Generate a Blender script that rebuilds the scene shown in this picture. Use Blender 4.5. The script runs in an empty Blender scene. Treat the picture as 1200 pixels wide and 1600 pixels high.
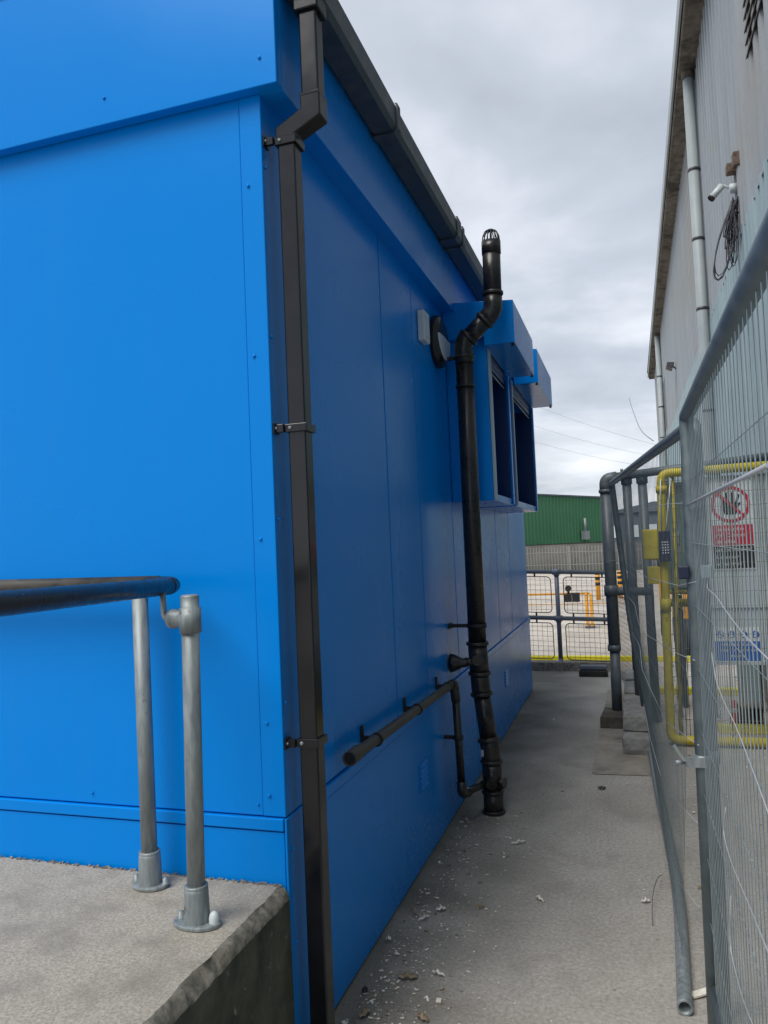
import bpy, math, random
from mathutils import Vector, Matrix
random.seed(7)
R = math.radians
scn = bpy.context.scene
col = scn.collection

# ---------------------------------------------------------------- camera
cd = bpy.data.cameras.new('camera'); cam = bpy.data.objects.new('camera', cd); col.objects.link(cam)
RM = ((0.9514717, 0.0543746, 0.3028945), (0.3047800, -0.0303980, -0.9519376), (-0.0425538, 0.9980578, -0.0454951))
CAM_MAT = Matrix([[RM[0][0], RM[0][1], RM[0][2], 0.0], [RM[1][0], RM[1][1], RM[1][2], 0.0],
                  [RM[2][0], RM[2][1], RM[2][2], 1.58], [0, 0, 0, 1]])
cam.matrix_world = CAM_MAT
cd.sensor_fit = 'VERTICAL'; cd.sensor_height = 24.0; cd.lens = 24.0 * 1190 / 1600
cd.clip_start = 0.05; cd.clip_end = 1500
scn.camera = cam

# ---------------------------------------------------------------- world / sun / exposure
SUN_AZ = R(205)      # compass-like: direction TO the sun, measured from +Y towards +X
SUN_EL = R(56)
w = bpy.data.worlds.new('World'); scn.world = w; w.use_nodes = True
nt = w.node_tree; nt.nodes.clear()
def N(nt, t, **k):
    n = nt.nodes.new(t)
    for a, b in k.items():
        if a == 'i':
            for s, v in b.items(): n.inputs[s].default_value = v
        else: setattr(n, a, b)
    return n
out = N(nt, 'ShaderNodeOutputWorld'); bg = N(nt, 'ShaderNodeBackground', i={'Strength': 0.1})
sky = N(nt, 'ShaderNodeTexSky', sky_type='NISHITA', sun_disc=False, sun_elevation=SUN_EL, sun_rotation=SUN_AZ)
tc = N(nt, 'ShaderNodeTexCoord'); sep = N(nt, 'ShaderNodeSeparateXYZ')
L = nt.links.new
L(tc.outputs['Generated'], sep.inputs[0])
zz = N(nt, 'ShaderNodeMath', operation='MAXIMUM', i={1: 0.0}); L(sep.outputs[2], zz.inputs[0])
za = N(nt, 'ShaderNodeMath', operation='ADD', i={1: 0.16}); L(zz.outputs[0], za.inputs[0])
dx = N(nt, 'ShaderNodeMath', operation='DIVIDE'); dy = N(nt, 'ShaderNodeMath', operation='DIVIDE')
L(sep.outputs[0], dx.inputs[0]); L(za.outputs[0], dx.inputs[1]); L(sep.outputs[1], dy.inputs[0]); L(za.outputs[0], dy.inputs[1])
cmb = N(nt, 'ShaderNodeCombineXYZ', i={2: 1.3}); L(dx.outputs[0], cmb.inputs[0]); L(dy.outputs[0], cmb.inputs[1])
n1 = N(nt, 'ShaderNodeTexNoise', i={'Scale': 1.9, 'Detail': 6.0, 'Roughness': 0.50, 'Distortion': 0.15}); L(cmb.outputs[0], n1.inputs['Vector'])
cr = N(nt, 'ShaderNodeValToRGB'); L(n1.outputs['Fac'], cr.inputs[0])
e = cr.color_ramp.elements
e[0].position = 0.30; e[0].color = (2.75, 3.0, 3.45, 1)
e[1].position = 0.72; e[1].color = (5.3, 5.5, 5.9, 1)
m = cr.color_ramp.elements.new(0.50); m.color = (3.5, 3.8, 4.3, 1)
# low band of brighter broken cloud near the horizon
hb = N(nt, 'ShaderNodeMapRange', i={1: 0.16, 2: 0.02, 3: 0.0, 4: 1.0}); L(sep.outputs[2], hb.inputs[0])
n2 = N(nt, 'ShaderNodeTexNoise', i={'Scale': 3.2, 'Detail': 6.0, 'Roughness': 0.6})
mp = N(nt, 'ShaderNodeMapping'); mp.inputs['Scale'].default_value = (1, 1, 4); L(tc.outputs['Generated'], mp.inputs[0]); L(mp.outputs[0], n2.inputs['Vector'])
c2 = N(nt, 'ShaderNodeMapRange', i={1: 0.38, 2: 0.6, 3: 0.0, 4: 1.0}); L(n2.outputs['Fac'], c2.inputs[0])
ml = N(nt, 'ShaderNodeMath', operation='MULTIPLY'); L(hb.outputs[0], ml.inputs[0]); L(c2.outputs[0], ml.inputs[1])
mxh = N(nt, 'ShaderNodeMixRGB', i={2: (6.6, 6.7, 6.8, 1)}); L(ml.outputs[0], mxh.inputs[0]); L(cr.outputs[0], mxh.inputs[1])
mx = N(nt, 'ShaderNodeMixRGB', i={0: 0.94}); L(sky.outputs[0], mx.inputs[1]); L(mxh.outputs[0], mx.inputs[2])
L(mx.outputs[0], bg.inputs[0]); L(bg.outputs[0], out.inputs[0])

sd = bpy.data.lights.new('sun', 'SUN'); sun = bpy.data.objects.new('sun', sd); col.objects.link(sun)
sd.energy = 1.5; sd.angle = R(35); sd.color = (1, 0.97, 0.92)
sdir = Vector((math.sin(SUN_AZ) * math.cos(SUN_EL), math.cos(SUN_AZ) * math.cos(SUN_EL), math.sin(SUN_EL)))
sun.rotation_euler = sdir.to_track_quat('Z', 'Y').to_euler()
scn.view_settings.view_transform = 'Standard'; scn.view_settings.look = 'None'
scn.view_settings.gamma = 1.0; scn.view_settings.use_curve_mapping = False
scn.view_settings.exposure = 0.85

# ---------------------------------------------------------------- materials
def mat(name, c1, c2=None, scale=6.0, rough=0.6, rough2=None, metal=0.0, bump=0.0, bscale=60.0, spec=0.5,
        c3=None, s3=1.5, t3=(0.55, 0.7), stretch=(1, 1, 1), wav=0.0, wscale=1.2, coat=0.0, detail=5.0):
    m = bpy.data.materials.new(name); m.use_nodes = True; t = m.node_tree; b = t.nodes['Principled BSDF']
    k = t.links.new
    b.inputs['Roughness'].default_value = rough; b.inputs['Metallic'].default_value = metal
    b.inputs['Specular IOR Level'].default_value = spec
    if coat: b.inputs['Coat Weight'].default_value = coat; b.inputs['Coat Roughness'].default_value = 0.08
    b.inputs['Base Color'].default_value = (*c1, 1)
    geo = N(t, 'ShaderNodeNewGeometry'); mpg = N(t, 'ShaderNodeMapping'); mpg.inputs['Scale'].default_value = stretch
    k(geo.outputs['Position'], mpg.inputs[0])
    if c2:
        n = N(t, 'ShaderNodeTexNoise', i={'Scale': scale, 'Detail': detail, 'Roughness': 0.6}); k(mpg.outputs[0], n.inputs['Vector'])
        r = N(t, 'ShaderNodeValToRGB'); k(n.outputs['Fac'], r.inputs[0])
        r.color_ramp.elements[0].position = 0.35; r.color_ramp.elements[0].color = (*c1, 1)
        r.color_ramp.elements[1].position = 0.65; r.color_ramp.elements[1].color = (*c2, 1)
        last = r.outputs[0]
        if rough2 is not None:
            q = N(t, 'ShaderNodeMapRange', i={1: 0.35, 2: 0.65, 3: rough, 4: rough2}); k(n.outputs['Fac'], q.inputs[0]); k(q.outputs[0], b.inputs['Roughness'])
        if c3:
            n3 = N(t, 'ShaderNodeTexNoise', i={'Scale': s3, 'Detail': 6.0, 'Roughness': 0.65}); k(geo.outputs['Position'], n3.inputs['Vector'])
            f3 = N(t, 'ShaderNodeMapRange', i={1: t3[0], 2: t3[1], 3: 0.0, 4: 1.0}); k(n3.outputs['Fac'], f3.inputs[0])
            x = N(t, 'ShaderNodeMixRGB', i={2: (*c3, 1)}); k(f3.outputs[0], x.inputs[0]); k(last, x.inputs[1]); last = x.outputs[0]
        k(last, b.inputs['Base Color'])
    if bump or wav:
        prev = None
        if wav:
            nw = N(t, 'ShaderNodeTexNoise', i={'Scale': wscale, 'Detail': 1.0}); k(geo.outputs['Position'], nw.inputs['Vector'])
            bw_ = N(t, 'ShaderNodeBump', i={'Strength': 1.0, 'Distance': wav}); k(nw.outputs['Fac'], bw_.inputs['Height']); prev = bw_
        if bump:
            nb = N(t, 'ShaderNodeTexNoise', i={'Scale': bscale, 'Detail': 4.0}); k(mpg.outputs[0], nb.inputs['Vector'])
            bb = N(t, 'ShaderNodeBump', i={'Strength': 0.6, 'Distance': bump}); k(nb.outputs['Fac'], bb.inputs['Height'])
            if prev: k(prev.outputs[0], bb.inputs['Normal'])
            prev = bb
        k(prev.outputs[0], b.inputs['Normal'])
    return m

M = {}
def blue_mat():
    m = mat('blue_paint', (0.0, 0.235, 0.75), rough=0.26, wav=0.005, wscale=1.6, spec=0.26)
    t = m.node_tree; b = t.nodes['Principled BSDF']; k = t.links.new
    b.inputs['Specular Tint'].default_value = (0.55, 0.82, 1.0, 1)
    g = N(t, 'ShaderNodeNewGeometry'); mp_ = N(t, 'ShaderNodeMapping'); mp_.inputs['Scale'].default_value = (14, 14, 0.6); k(g.outputs['Position'], mp_.inputs[0])
    st = N(t, 'ShaderNodeTexNoise', i={'Scale': 1.0, 'Detail': 5.0, 'Roughness': 0.6}); k(mp_.outputs[0], st.inputs['Vector'])      # rain streaks
    sf = N(t, 'ShaderNodeMapRange', i={1: 0.45, 2: 0.85, 3: 0.0, 4: 0.03}); k(st.outputs['Fac'], sf.inputs[0])
    bl = N(t, 'ShaderNodeTexNoise', i={'Scale': 1.1, 'Detail': 4.0}); k(g.outputs['Position'], bl.inputs['Vector'])
    bf = N(t, 'ShaderNodeMapRange', i={1: 0.35, 2: 0.70, 3: 0.0, 4: 1.0}); k(bl.outputs['Fac'], bf.inputs[0])
    m1 = N(t, 'ShaderNodeMath', operation='MULTIPLY'); k(sf.outputs[0], m1.inputs[0]); k(bf.outputs[0], m1.inputs[1])
    sp = N(t, 'ShaderNodeSeparateXYZ'); k(g.outputs['Position'], sp.inputs[0])                                            # splashed dirt at the foot
    lo = N(t, 'ShaderNodeMapRange', i={1: 0.0, 2: 0.30, 3: 1.0, 4: 0.0}); k(sp.outputs[2], lo.inputs[0])
    fn = N(t, 'ShaderNodeTexNoise', i={'Scale': 60.0, 'Detail': 6.0, 'Roughness': 0.75}); k(g.outputs['Position'], fn.inputs['Vector'])
    ff = N(t, 'ShaderNodeMapRange', i={1: 0.50, 2: 0.70, 3: 0.0, 4: 0.40}); k(fn.outputs['Fac'], ff.inputs[0])
    m2 = N(t, 'ShaderNodeMath', operation='MULTIPLY'); k(lo.outputs[0], m2.inputs[0]); k(ff.outputs[0], m2.inputs[1])
    ad = N(t, 'ShaderNodeMath', operation='ADD', use_clamp=True); k(m1.outputs[0], ad.inputs[0]); k(m2.outputs[0], ad.inputs[1])
    x = N(t, 'ShaderNodeMixRGB', i={1: (0.0, 0.235, 0.75, 1), 2: (0.16, 0.25, 0.36, 1)}); k(ad.outputs[0], x.inputs[0]); k(x.outputs[0], b.inputs['Base Color'])
    rr = N(t, 'ShaderNodeMapRange', i={1: 0.3, 2: 0.7, 3: 0.22, 4: 0.32}); k(bl.outputs['Fac'], rr.inputs[0])
    ra = N(t, 'ShaderNodeMath', operation='ADD', use_clamp=True); k(rr.outputs[0], ra.inputs[0]); k(m2.outputs[0], ra.inputs[1]); k(ra.outputs[0], b.inputs['Roughness'])
    return m
M['blue'] = blue_mat()
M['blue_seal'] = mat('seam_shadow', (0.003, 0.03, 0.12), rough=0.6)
M['black_gloss'] = mat('black_plastic', (0.012, 0.012, 0.013), (0.03, 0.027, 0.024), scale=9, rough=0.22, rough2=0.4, bump=0.0004, bscale=200)
M['black_down'] = mat('black_upvc', (0.006, 0.0065, 0.009), (0.012, 0.0125, 0.016), scale=5, rough=0.12, rough2=0.22)
M['dusty_pipe'] = mat('dusty_black_pipe', (0.035, 0.032, 0.028), (0.085, 0.075, 0.062), scale=14, rough=0.45, rough2=0.7)
M['gutter'] = mat('grey_gutter', (0.035, 0.045, 0.055), (0.075, 0.088, 0.10), scale=22, rough=0.4, rough2=0.6)
M['black_rail'] = mat('black_rail_paint', (0.010, 0.013, 0.018), (0.016, 0.018, 0.022), scale=30, rough=0.22, rough2=0.42, c3=(0.2, 0.18, 0.15), s3=40, t3=(0.70, 0.74))
M['galv'] = mat('galvanised_steel', (0.20, 0.23, 0.24), (0.33, 0.36, 0.36), scale=20, rough=0.42, rough2=0.6, metal=0.35, c3=(0.10, 0.095, 0.08), s3=16, t3=(0.62, 0.72), stretch=(3, 3, 0.6), bump=0.0006)
M['galv_fence'] = mat('fence_galvanised', (0.16, 0.205, 0.22), (0.24, 0.285, 0.30), scale=14, rough=0.42, rough2=0.58, metal=0.45, c3=(0.09, 0.10, 0.10), s3=18, t3=(0.64, 0.74))
M['wire'] = mat('mesh_wire', (0.27, 0.32, 0.34), (0.39, 0.44, 0.45), scale=9, rough=0.45, metal=0.35)
M['bright_wire'] = mat('bright_wire', (0.50, 0.52, 0.54), rough=0.35, metal=0.3)
M['concrete_top'] = mat('brushed_concrete', (0.27, 0.24, 0.19), (0.46, 0.415, 0.345), scale=130, rough=0.9, bump=0.002, bscale=220, detail=8.0, c3=(0.22, 0.20, 0.165), s3=5.5, t3=(0.47, 0.75), stretch=(1, 1, 1))
M['concrete_moss'] = mat('mossy_concrete', (0.035, 0.039, 0.026), (0.115, 0.115, 0.085), scale=7, rough=0.95, bump=0.007, bscale=40, c3=(0.22, 0.21, 0.17), s3=24, t3=(0.62, 0.70))
M['concrete_edge'] = mat('worn_concrete_edge', (0.10, 0.095, 0.075), (0.26, 0.235, 0.19), scale=34, rough=0.9, bump=0.008, bscale=40)
M['white'] = mat('white_plastic', (0.62, 0.66, 0.66), rough=0.4)
M['guide_sheen'] = mat('guide_sky_sheen', (0.30, 0.42, 0.52), rough=0.4)  # sky reflection put into the near guide's colour; far guide stays cabin blue
M['lens'] = mat('opal_diffuser', (0.70, 0.75, 0.77), rough=0.18)
M['glass'] = mat('dark_window_glass', (0.004, 0.007, 0.016), rough=0.06)
M['shutter'] = mat('navy_shutter_and_shade', (0.002, 0.030, 0.14), rough=0.35)
M['clad'] = mat('pale_grey_cladding', (0.26, 0.295, 0.32), (0.33, 0.36, 0.385), scale=2.5, rough=0.5, c3=(0.29, 0.285, 0.265), s3=0.35, t3=(0.5, 0.7), stretch=(1, 1, 0.15))
M['teal'] = mat('pale_teal_cladding', (0.26, 0.35, 0.375), (0.32, 0.42, 0.44), scale=3, rough=0.45, stretch=(1, 1, 0.2))
M['asbestos'] = mat('weathered_cement_gutter', (0.10, 0.088, 0.07), (0.20, 0.18, 0.155), scale=9, rough=0.95, bump=0.012, bscale=18, c3=(0.06, 0.05, 0.04), s3=2.5, t3=(0.48, 0.62), stretch=(1, 1, 1))
M['pale_pipe'] = mat('pale_grey_pipe', (0.31, 0.355, 0.365), (0.38, 0.42, 0.425), scale=3, rough=0.5)
M['rust'] = mat('rusty_steel', (0.09, 0.045, 0.025), (0.20, 0.15, 0.12), scale=22, rough=0.85)
M['cable'] = mat('grey_black_cable', (0.03, 0.03, 0.04), (0.09, 0.085, 0.10), scale=40, rough=0.45)
M['yellow'] = mat('weathered_yellow_paint', (0.50, 0.40, 0.02), (0.64, 0.52, 0.03), scale=12, rough=0.5, c3=(0.14, 0.10, 0.04), s3=9, t3=(0.62, 0.72))
M['line_yellow'] = mat('yellow_kerb_paint', (0.78, 0.68, 0.02), rough=0.6)
M['orange'] = mat('orange_yellow_paint', (0.80, 0.33, 0.02), (0.85, 0.42, 0.05), scale=9, rough=0.5)
M['black'] = mat('matt_black', (0.012, 0.012, 0.013), rough=0.6)
M['greygreen'] = mat('grey_green_paint', (0.10, 0.155, 0.15), (0.14, 0.20, 0.19), scale=5, rough=0.5)
M['navy'] = mat('navy_box', (0.015, 0.02, 0.05), rough=0.4)
M['darkgrey'] = mat('dark_grey_paint', (0.095, 0.118, 0.135), (0.135, 0.155, 0.17), scale=14, rough=0.36, rough2=0.5, c3=(0.05, 0.045, 0.035), s3=20, t3=(0.66, 0.72))
M['railgrey'] = mat('railing_grey_paint', (0.13, 0.15, 0.19), (0.17, 0.19, 0.23), scale=10, rough=0.4)
M['dark_mesh'] = mat('dark_mesh_wire', (0.03, 0.03, 0.03), rough=0.6)
M['stone'] = mat('grey_kerb_stone', (0.20, 0.20, 0.19), (0.33, 0.32, 0.30), scale=9, rough=0.95, bump=0.01, bscale=22)
M['foot'] = mat('dark_wet_timber', (0.05, 0.045, 0.038), (0.12, 0.105, 0.085), scale=10, rough=0.9, bump=0.006)
M['green'] = mat('green_cladding', (0.035, 0.155, 0.07), (0.042, 0.175, 0.08), scale=0.8, rough=0.55)
M['block'] = mat('grey_blockwork', (0.13, 0.125, 0.115), (0.21, 0.20, 0.185), scale=1.6, rough=0.95, c3=(0.12, 0.11, 0.10), s3=0.8)
M['palisade'] = mat('palisade_steel', (0.27, 0.27, 0.265), rough=0.6, metal=0.2)
M['grass'] = mat('verge_grass', (0.05, 0.08, 0.02), (0.10, 0.13, 0.04), scale=5, rough=0.95)
M['hedge'] = mat('far_hedge', (0.02, 0.03, 0.025), (0.05, 0.06, 0.05), scale=1.5, rough=1)
M['shed'] = mat('slate_grey_shed', (0.09, 0.11, 0.14), (0.13, 0.15, 0.18), scale=0.7, rough=0.7)
M['cement'] = mat('pale_cement', (0.26, 0.23, 0.185), (0.37, 0.34, 0.29), scale=10, rough=0.92, c3=(0.15, 0.135, 0.11), s3=5, t3=(0.5, 0.7), bump=0.003)
M['sheet'] = mat('pale_blue_grey_sheet', (0.42, 0.49, 0.52), (0.48, 0.55, 0.57), scale=2, rough=0.45)
M['rusty_wire'] = mat('rusty_mesh_wire', (0.10, 0.085, 0.05), (0.22, 0.18, 0.08), scale=12, rough=0.7)
M['red'] = mat('sign_red', (0.55, 0.02, 0.05), rough=0.4)
M['signblue'] = mat('sign_blue', (0.02, 0.12, 0.45), rough=0.4)
M['signwhite'] = mat('sign_white', (0.66, 0.70, 0.70), rough=0.4)
M['litter'] = mat('pale_litter', (0.60, 0.55, 0.45), (0.85, 0.81, 0.72), scale=30, rough=0.9)
M['leaf'] = mat('dead_leaf', (0.20, 0.14, 0.08), (0.34, 0.27, 0.18), scale=40, rough=0.9)
M['redplastic'] = mat('red_plastic', (0.6, 0.05, 0.05), rough=0.4)

# ground materials: wider, layered
def ground_mat(name, base, dark, light, edge=None, speck=True):
    m = bpy.data.materials.new(name); m.use_nodes = True; t = m.node_tree; b = t.nodes['Principled BSDF']; k = t.links.new
    b.inputs['Roughness'].default_value = 0.88; b.inputs['Specular IOR Level'].default_value = 0.35
    g = N(t, 'ShaderNodeNewGeometry')
    big = N(t, 'ShaderNodeTexNoise', i={'Scale': 0.9, 'Detail': 6.0, 'Roughness': 0.6}); k(g.outputs['Position'], big.inputs['Vector'])
    r = N(t, 'ShaderNodeValToRGB'); k(big.outputs['Fac'], r.inputs[0])
    r.color_ramp.elements[0].position = 0.34; r.color_ramp.elements[0].color = (*dark, 1)
    r.color_ramp.elements[1].position = 0.66; r.color_ramp.elements[1].color = (*light, 1)
    mm = r.color_ramp.elements.new(0.5); mm.color = (*base, 1)
    last = r.outputs[0]
    fine = N(t, 'ShaderNodeTexNoise', i={'Scale': 62.0, 'Detail': 8.0, 'Roughness': 0.85}); k(g.outputs['Position'], fine.inputs['Vector'])
    fr = N(t, 'ShaderNodeMapRange', i={1: 0.3, 2: 0.7, 3: 0.50, 4: 1.50}); k(fine.outputs['Fac'], fr.inputs[0])
    mul = N(t, 'ShaderNodeMixRGB', blend_type='MULTIPLY', i={0: 1.0}); k(last, mul.inputs[1]); k(fr.outputs[0], mul.inputs[2]); last = mul.outputs[0]
    # blotchy damp patches
    mid = N(t, 'ShaderNodeTexNoise', i={'Scale': 3.4, 'Detail': 7.0, 'Roughness': 0.7, 'Distortion': 0.4}); k(g.outputs['Position'], mid.inputs['Vector'])
    md = N(t, 'ShaderNodeMapRange', i={1: 0.52, 2: 0.72, 3: 0.0, 4: 0.42}); k(mid.outputs['Fac'], md.inputs[0])
    x = N(t, 'ShaderNodeMixRGB', i={2: (dark[0] * .6, dark[1] * .6, dark[2] * .6, 1)}); k(md.outputs[0], x.inputs[0]); k(last, x.inputs[1]); last = x.outputs[0]
    if edge:   # dirt and moss gathered along the cabin wall
        sp = N(t, 'ShaderNodeSeparateXYZ'); k(g.outputs['Position'], sp.inputs[0])
        en = N(t, 'ShaderNodeTexNoise', i={'Scale': 2.6, 'Detail': 5.0}); k(g.outputs['Position'], en.inputs['Vector'])
        a = N(t, 'ShaderNodeMapRange', i={1: edge[0], 2: edge[1], 3: 1.0, 4: 0.0}); k(sp.outputs[0], a.inputs[0])
        mu = N(t, 'ShaderNodeMath', operation='MULTIPLY'); k(a.outputs[0], mu.inputs[0]); k(en.outputs['Fac'], mu.inputs[1])
        mr = N(t, 'ShaderNodeMapRange', i={1: 0.12, 2: 0.5, 3: 0.0, 4: 0.62}); k(mu.outputs[0], mr.inputs[0])
        x = N(t, 'ShaderNodeMixRGB', i={2: (0.075, 0.068, 0.05, 1)}); k(mr.outputs[0], x.inputs[0]); k(last, x.inputs[1]); last = x.outputs[0]
    if speck:
        v = N(t, 'ShaderNodeTexVoronoi', i={'Scale': 42.0}); k(g.outputs['Position'], v.inputs['Vector'])
        vm = N(t, 'ShaderNodeMapRange', i={1: 0.10, 2: 0.07, 3: 0.0, 4: 0.55}); k(v.outputs['Distance'], vm.inputs[0])
        vc = N(t, 'ShaderNodeSeparateColor'); k(v.outputs['Color'], vc.inputs[0])
        vt = N(t, 'ShaderNodeMath', operation='GREATER_THAN', i={1: 0.66}); k(vc.outputs[0], vt.inputs[0])
        vv = N(t, 'ShaderNodeMath', operation='MULTIPLY'); k(vm.outputs[0], vv.inputs[0]); k(vt.outputs[0], vv.inputs[1])
        x = N(t, 'ShaderNodeMixRGB', i={2: (0.42, 0.39, 0.33, 1)}); k(vv.outputs[0], x.inputs[0]); k(last, x.inputs[1]); last = x.outputs[0]
    k(last, b.inputs['Base Color'])
    if speck:
        wn = N(t, 'ShaderNodeTexNoise', i={'Scale': 2.5, 'Detail': 5.0}); k(g.outputs['Position'], wn.inputs['Vector'])
        wm = N(t, 'ShaderNodeMixRGB', i={0: 0.22}); k(g.outputs['Position'], wm.inputs[1]); k(wn.outputs['Color'], wm.inputs[2])
        vc2 = N(t, 'ShaderNodeTexVoronoi', feature='DISTANCE_TO_EDGE', i={'Scale': 0.55}); k(wm.outputs[0], vc2.inputs['Vector'])
        ck_ = N(t, 'ShaderNodeMapRange', i={1: 0.0018, 2: 0.0004, 3: 0.0, 4: 0.12}); k(vc2.outputs['Distance'], ck_.inputs[0])
        x = N(t, 'ShaderNodeMixRGB', i={2: (0.05, 0.045, 0.035, 1)}); k(ck_.outputs[0], x.inputs[0]); k(last, x.inputs[1]); last = x.outputs[0]
        k(last, b.inputs['Base Color'])
    bb = N(t, 'ShaderNodeBump', i={'Strength': 0.7, 'Distance': 0.004}); k(fine.outputs['Fac'], bb.inputs['Height'])
    k(bb.outputs[0], b.inputs['Normal'])
    return m
M['path'] = ground_mat('path_concrete', (0.37, 0.345, 0.308), (0.305, 0.285, 0.25), (0.42, 0.395, 0.355), edge=(-1.05, -0.15))
M['road'] = ground_mat('pale_yard_concrete', (0.52, 0.465, 0.405), (0.42, 0.38, 0.33), (0.60, 0.545, 0.48), speck=False)
M['far'] = ground_mat('far_ground', (0.16, 0.15, 0.12), (0.12, 0.12, 0.09), (0.2, 0.19, 0.16), speck=False)

# ---------------------------------------------------------------- mesh helpers
class MB:
    def __init__(s): s.v = []; s.f = []; s.sm = []; s.mi = []
    def add(s, vs, fs, smooth=False, mi=0):
        o = len(s.v); s.v += [tuple(a) for a in vs]
        for f in fs: s.f.append(tuple(i + o for i in f)); s.sm.append(smooth); s.mi.append(mi)
        return s
    def box(s, x0, x1, y0, y1, z0, z1, mi=0):
        return s.hexa([(x0, y0, z0), (x1, y0, z0), (x1, y1, z0), (x0, y1, z0), (x0, y0, z1), (x1, y0, z1), (x1, y1, z1), (x0, y1, z1)], mi)
    def hexa(s, p, mi=0):
        return s.add(p, [(3, 2, 1, 0), (4, 5, 6, 7), (0, 1, 5, 4), (1, 2, 6, 5), (2, 3, 7, 6), (3, 0, 4, 7)], mi=mi)
    def obox(s, c, ax, ay, az):   # half vectors
        c, ax, ay, az = map(Vector, (c, ax, ay, az))
        return s.hexa([c - ax - ay - az, c + ax - ay - az, c + ax + ay - az, c - ax + ay - az, c - ax - ay + az, c + ax - ay + az, c + ax + ay + az, c - ax + ay + az])
    def tube(s, path, r, seg=14, caps=True, r_in=None, smooth=True):
        P = [Vector(p) for p in path]; n = len(P); rr = r if isinstance(r, (list, tuple)) else [r] * n
        T = []
        for i in range(n):
            a = (P[i] - P[i - 1]).normalized() if i else (P[1] - P[0]).normalized()
            b = (P[i + 1] - P[i]).normalized() if i < n - 1 else a
            T.append((a + b).normalized() if (a + b).length > 1e-6 else a)
        up = Vector((0, 0, 1)) if abs(T[0].z) < .9 else Vector((1, 0, 0))
        u = T[0].cross(up).normalized(); vs = []
        for i in range(n):
            u = (u - T[i] * u.dot(T[i])).normalized(); v = T[i].cross(u)
            for k in range(seg):
                a = 2 * math.pi * k / seg; vs.append(P[i] + (u * math.cos(a) + v * math.sin(a)) * rr[i])
        fs = [(i * seg + k, i * seg + (k + 1) % seg, (i + 1) * seg + (k + 1) % seg, (i + 1) * seg + k) for i in range(n - 1) for k in range(seg)]
        s.add(vs, fs, smooth)
        if caps:
            s.add(vs[:seg], [tuple(range(seg - 1, -1, -1))]); s.add(vs[-seg:], [tuple(range(seg))])
        return s
    def lathe(s, c, ax, prof, seg=18, smooth=False):   # prof: list of (distance along axis, radius)
        c = Vector(c); ax = Vector(ax).normalized()
        for (d0, r0), (d1, r1) in zip(prof, prof[1:]):
            if abs(d1 - d0) < 1e-7 and abs(r1 - r0) < 1e-7: continue
            up = Vector((0, 0, 1)) if abs(ax.z) < .9 else Vector((1, 0, 0)); u = ax.cross(up).normalized(); v = ax.cross(u); vs = []
            for d, r in ((d0, r0), (d1, r1)):
                for k in range(seg):
                    a = 2 * math.pi * k / seg; vs.append(c + ax * d + (u * math.cos(a) + v * math.sin(a)) * max(r, 1e-4))
            s.add(vs, [(k, (k + 1) % seg, seg + (k + 1) % seg, seg + k) for k in range(seg)], smooth or abs(d1 - d0) > 1e-5)
        return s
    def prism(s, poly, axis, a0, a1, mi=0):   # poly in the two other axes, extruded along axis
        def P(p, a): return {'x': (a, p[0], p[1]), 'y': (p[0], a, p[1]), 'z': (p[0], p[1], a)}[axis]
        n = len(poly); vs = [P(p, a0) for p in poly] + [P(p, a1) for p in poly]
        fs = [(i, (i + 1) % n, n + (i + 1) % n, n + i) for i in range(n)] + [tuple(range(n - 1, -1, -1)), tuple(range(n, 2 * n))]
        return s.add(vs, fs, mi=mi)
    def build(s, name, material, parent=None, bevel=0, kind=None, seg=2):
        me = bpy.data.meshes.new(name)
        org = Vector(root_loc(parent)) if parent else Vector((0, 0, 0))
        me.from_pydata([tuple(Vector(v) - org) for v in s.v], [], s.f)
        mats = material if isinstance(material, (list, tuple)) else [material]
        for m_ in mats: me.materials.append(M[m_] if isinstance(m_, str) else m_)
        me.polygons.foreach_set('use_smooth', s.sm); me.polygons.foreach_set('material_index', s.mi)
        me.validate(); me.update()
        import bmesh
        b = bmesh.new(); b.from_mesh(me); bmesh.ops.remove_doubles(b, verts=b.verts, dist=1e-6) if any(s.sm) else None
        bmesh.ops.recalc_face_normals(b, faces=b.faces); b.to_mesh(me); b.free()
        o = bpy.data.objects.new(name, me); col.objects.link(o)
        if parent: o.parent = parent
        if bevel:
            bv = o.modifiers.new('bevel', 'BEVEL'); bv.width = bevel; bv.segments = seg; bv.limit_method = 'ANGLE'; bv.angle_limit = R(40)
        if kind: o['kind'] = kind
        return o
def root_loc(p):
    while p.parent: p = p.parent
    return p.location
def tag(o, label=None, cat=None, group=None, kind=None):
    for k_, v_ in (('label', label), ('category', cat), ('group', group), ('kind', kind)):
        if v_: o[k_] = v_
    return o
def thing(name, loc, label, cat, group=None):
    o = bpy.data.objects.new(name, None); o.location = loc; col.objects.link(o); o.empty_display_size = 0.1
    return tag(o, label, cat, group)
def single(mb, name, m_, loc, label, cat, group=None, bevel=0):
    mb.v = [tuple(Vector(v) - Vector(loc)) for v in mb.v]
    o = mb.build(name, m_, bevel=bevel); o.location = loc
    return tag(o, label, cat, group)
def arc(path, rad=0.05, n=6):   # round the inner corners of a polyline
    P = [Vector(p) for p in path]; out_ = [P[0]]
    for i in range(1, len(P) - 1):
        a = (P[i - 1] - P[i]); b = (P[i + 1] - P[i]); r_ = min(rad, a.length * .45, b.length * .45)
        s_ = P[i] + a.normalized() * r_; e_ = P[i] + b.normalized() * r_
        for k in range(n + 1):
            t = k / n; out_.append(s_ * (1 - t) ** 2 + P[i] * 2 * t * (1 - t) + e_ * t * t)
    out_.append(P[-1]); return out_
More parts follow.
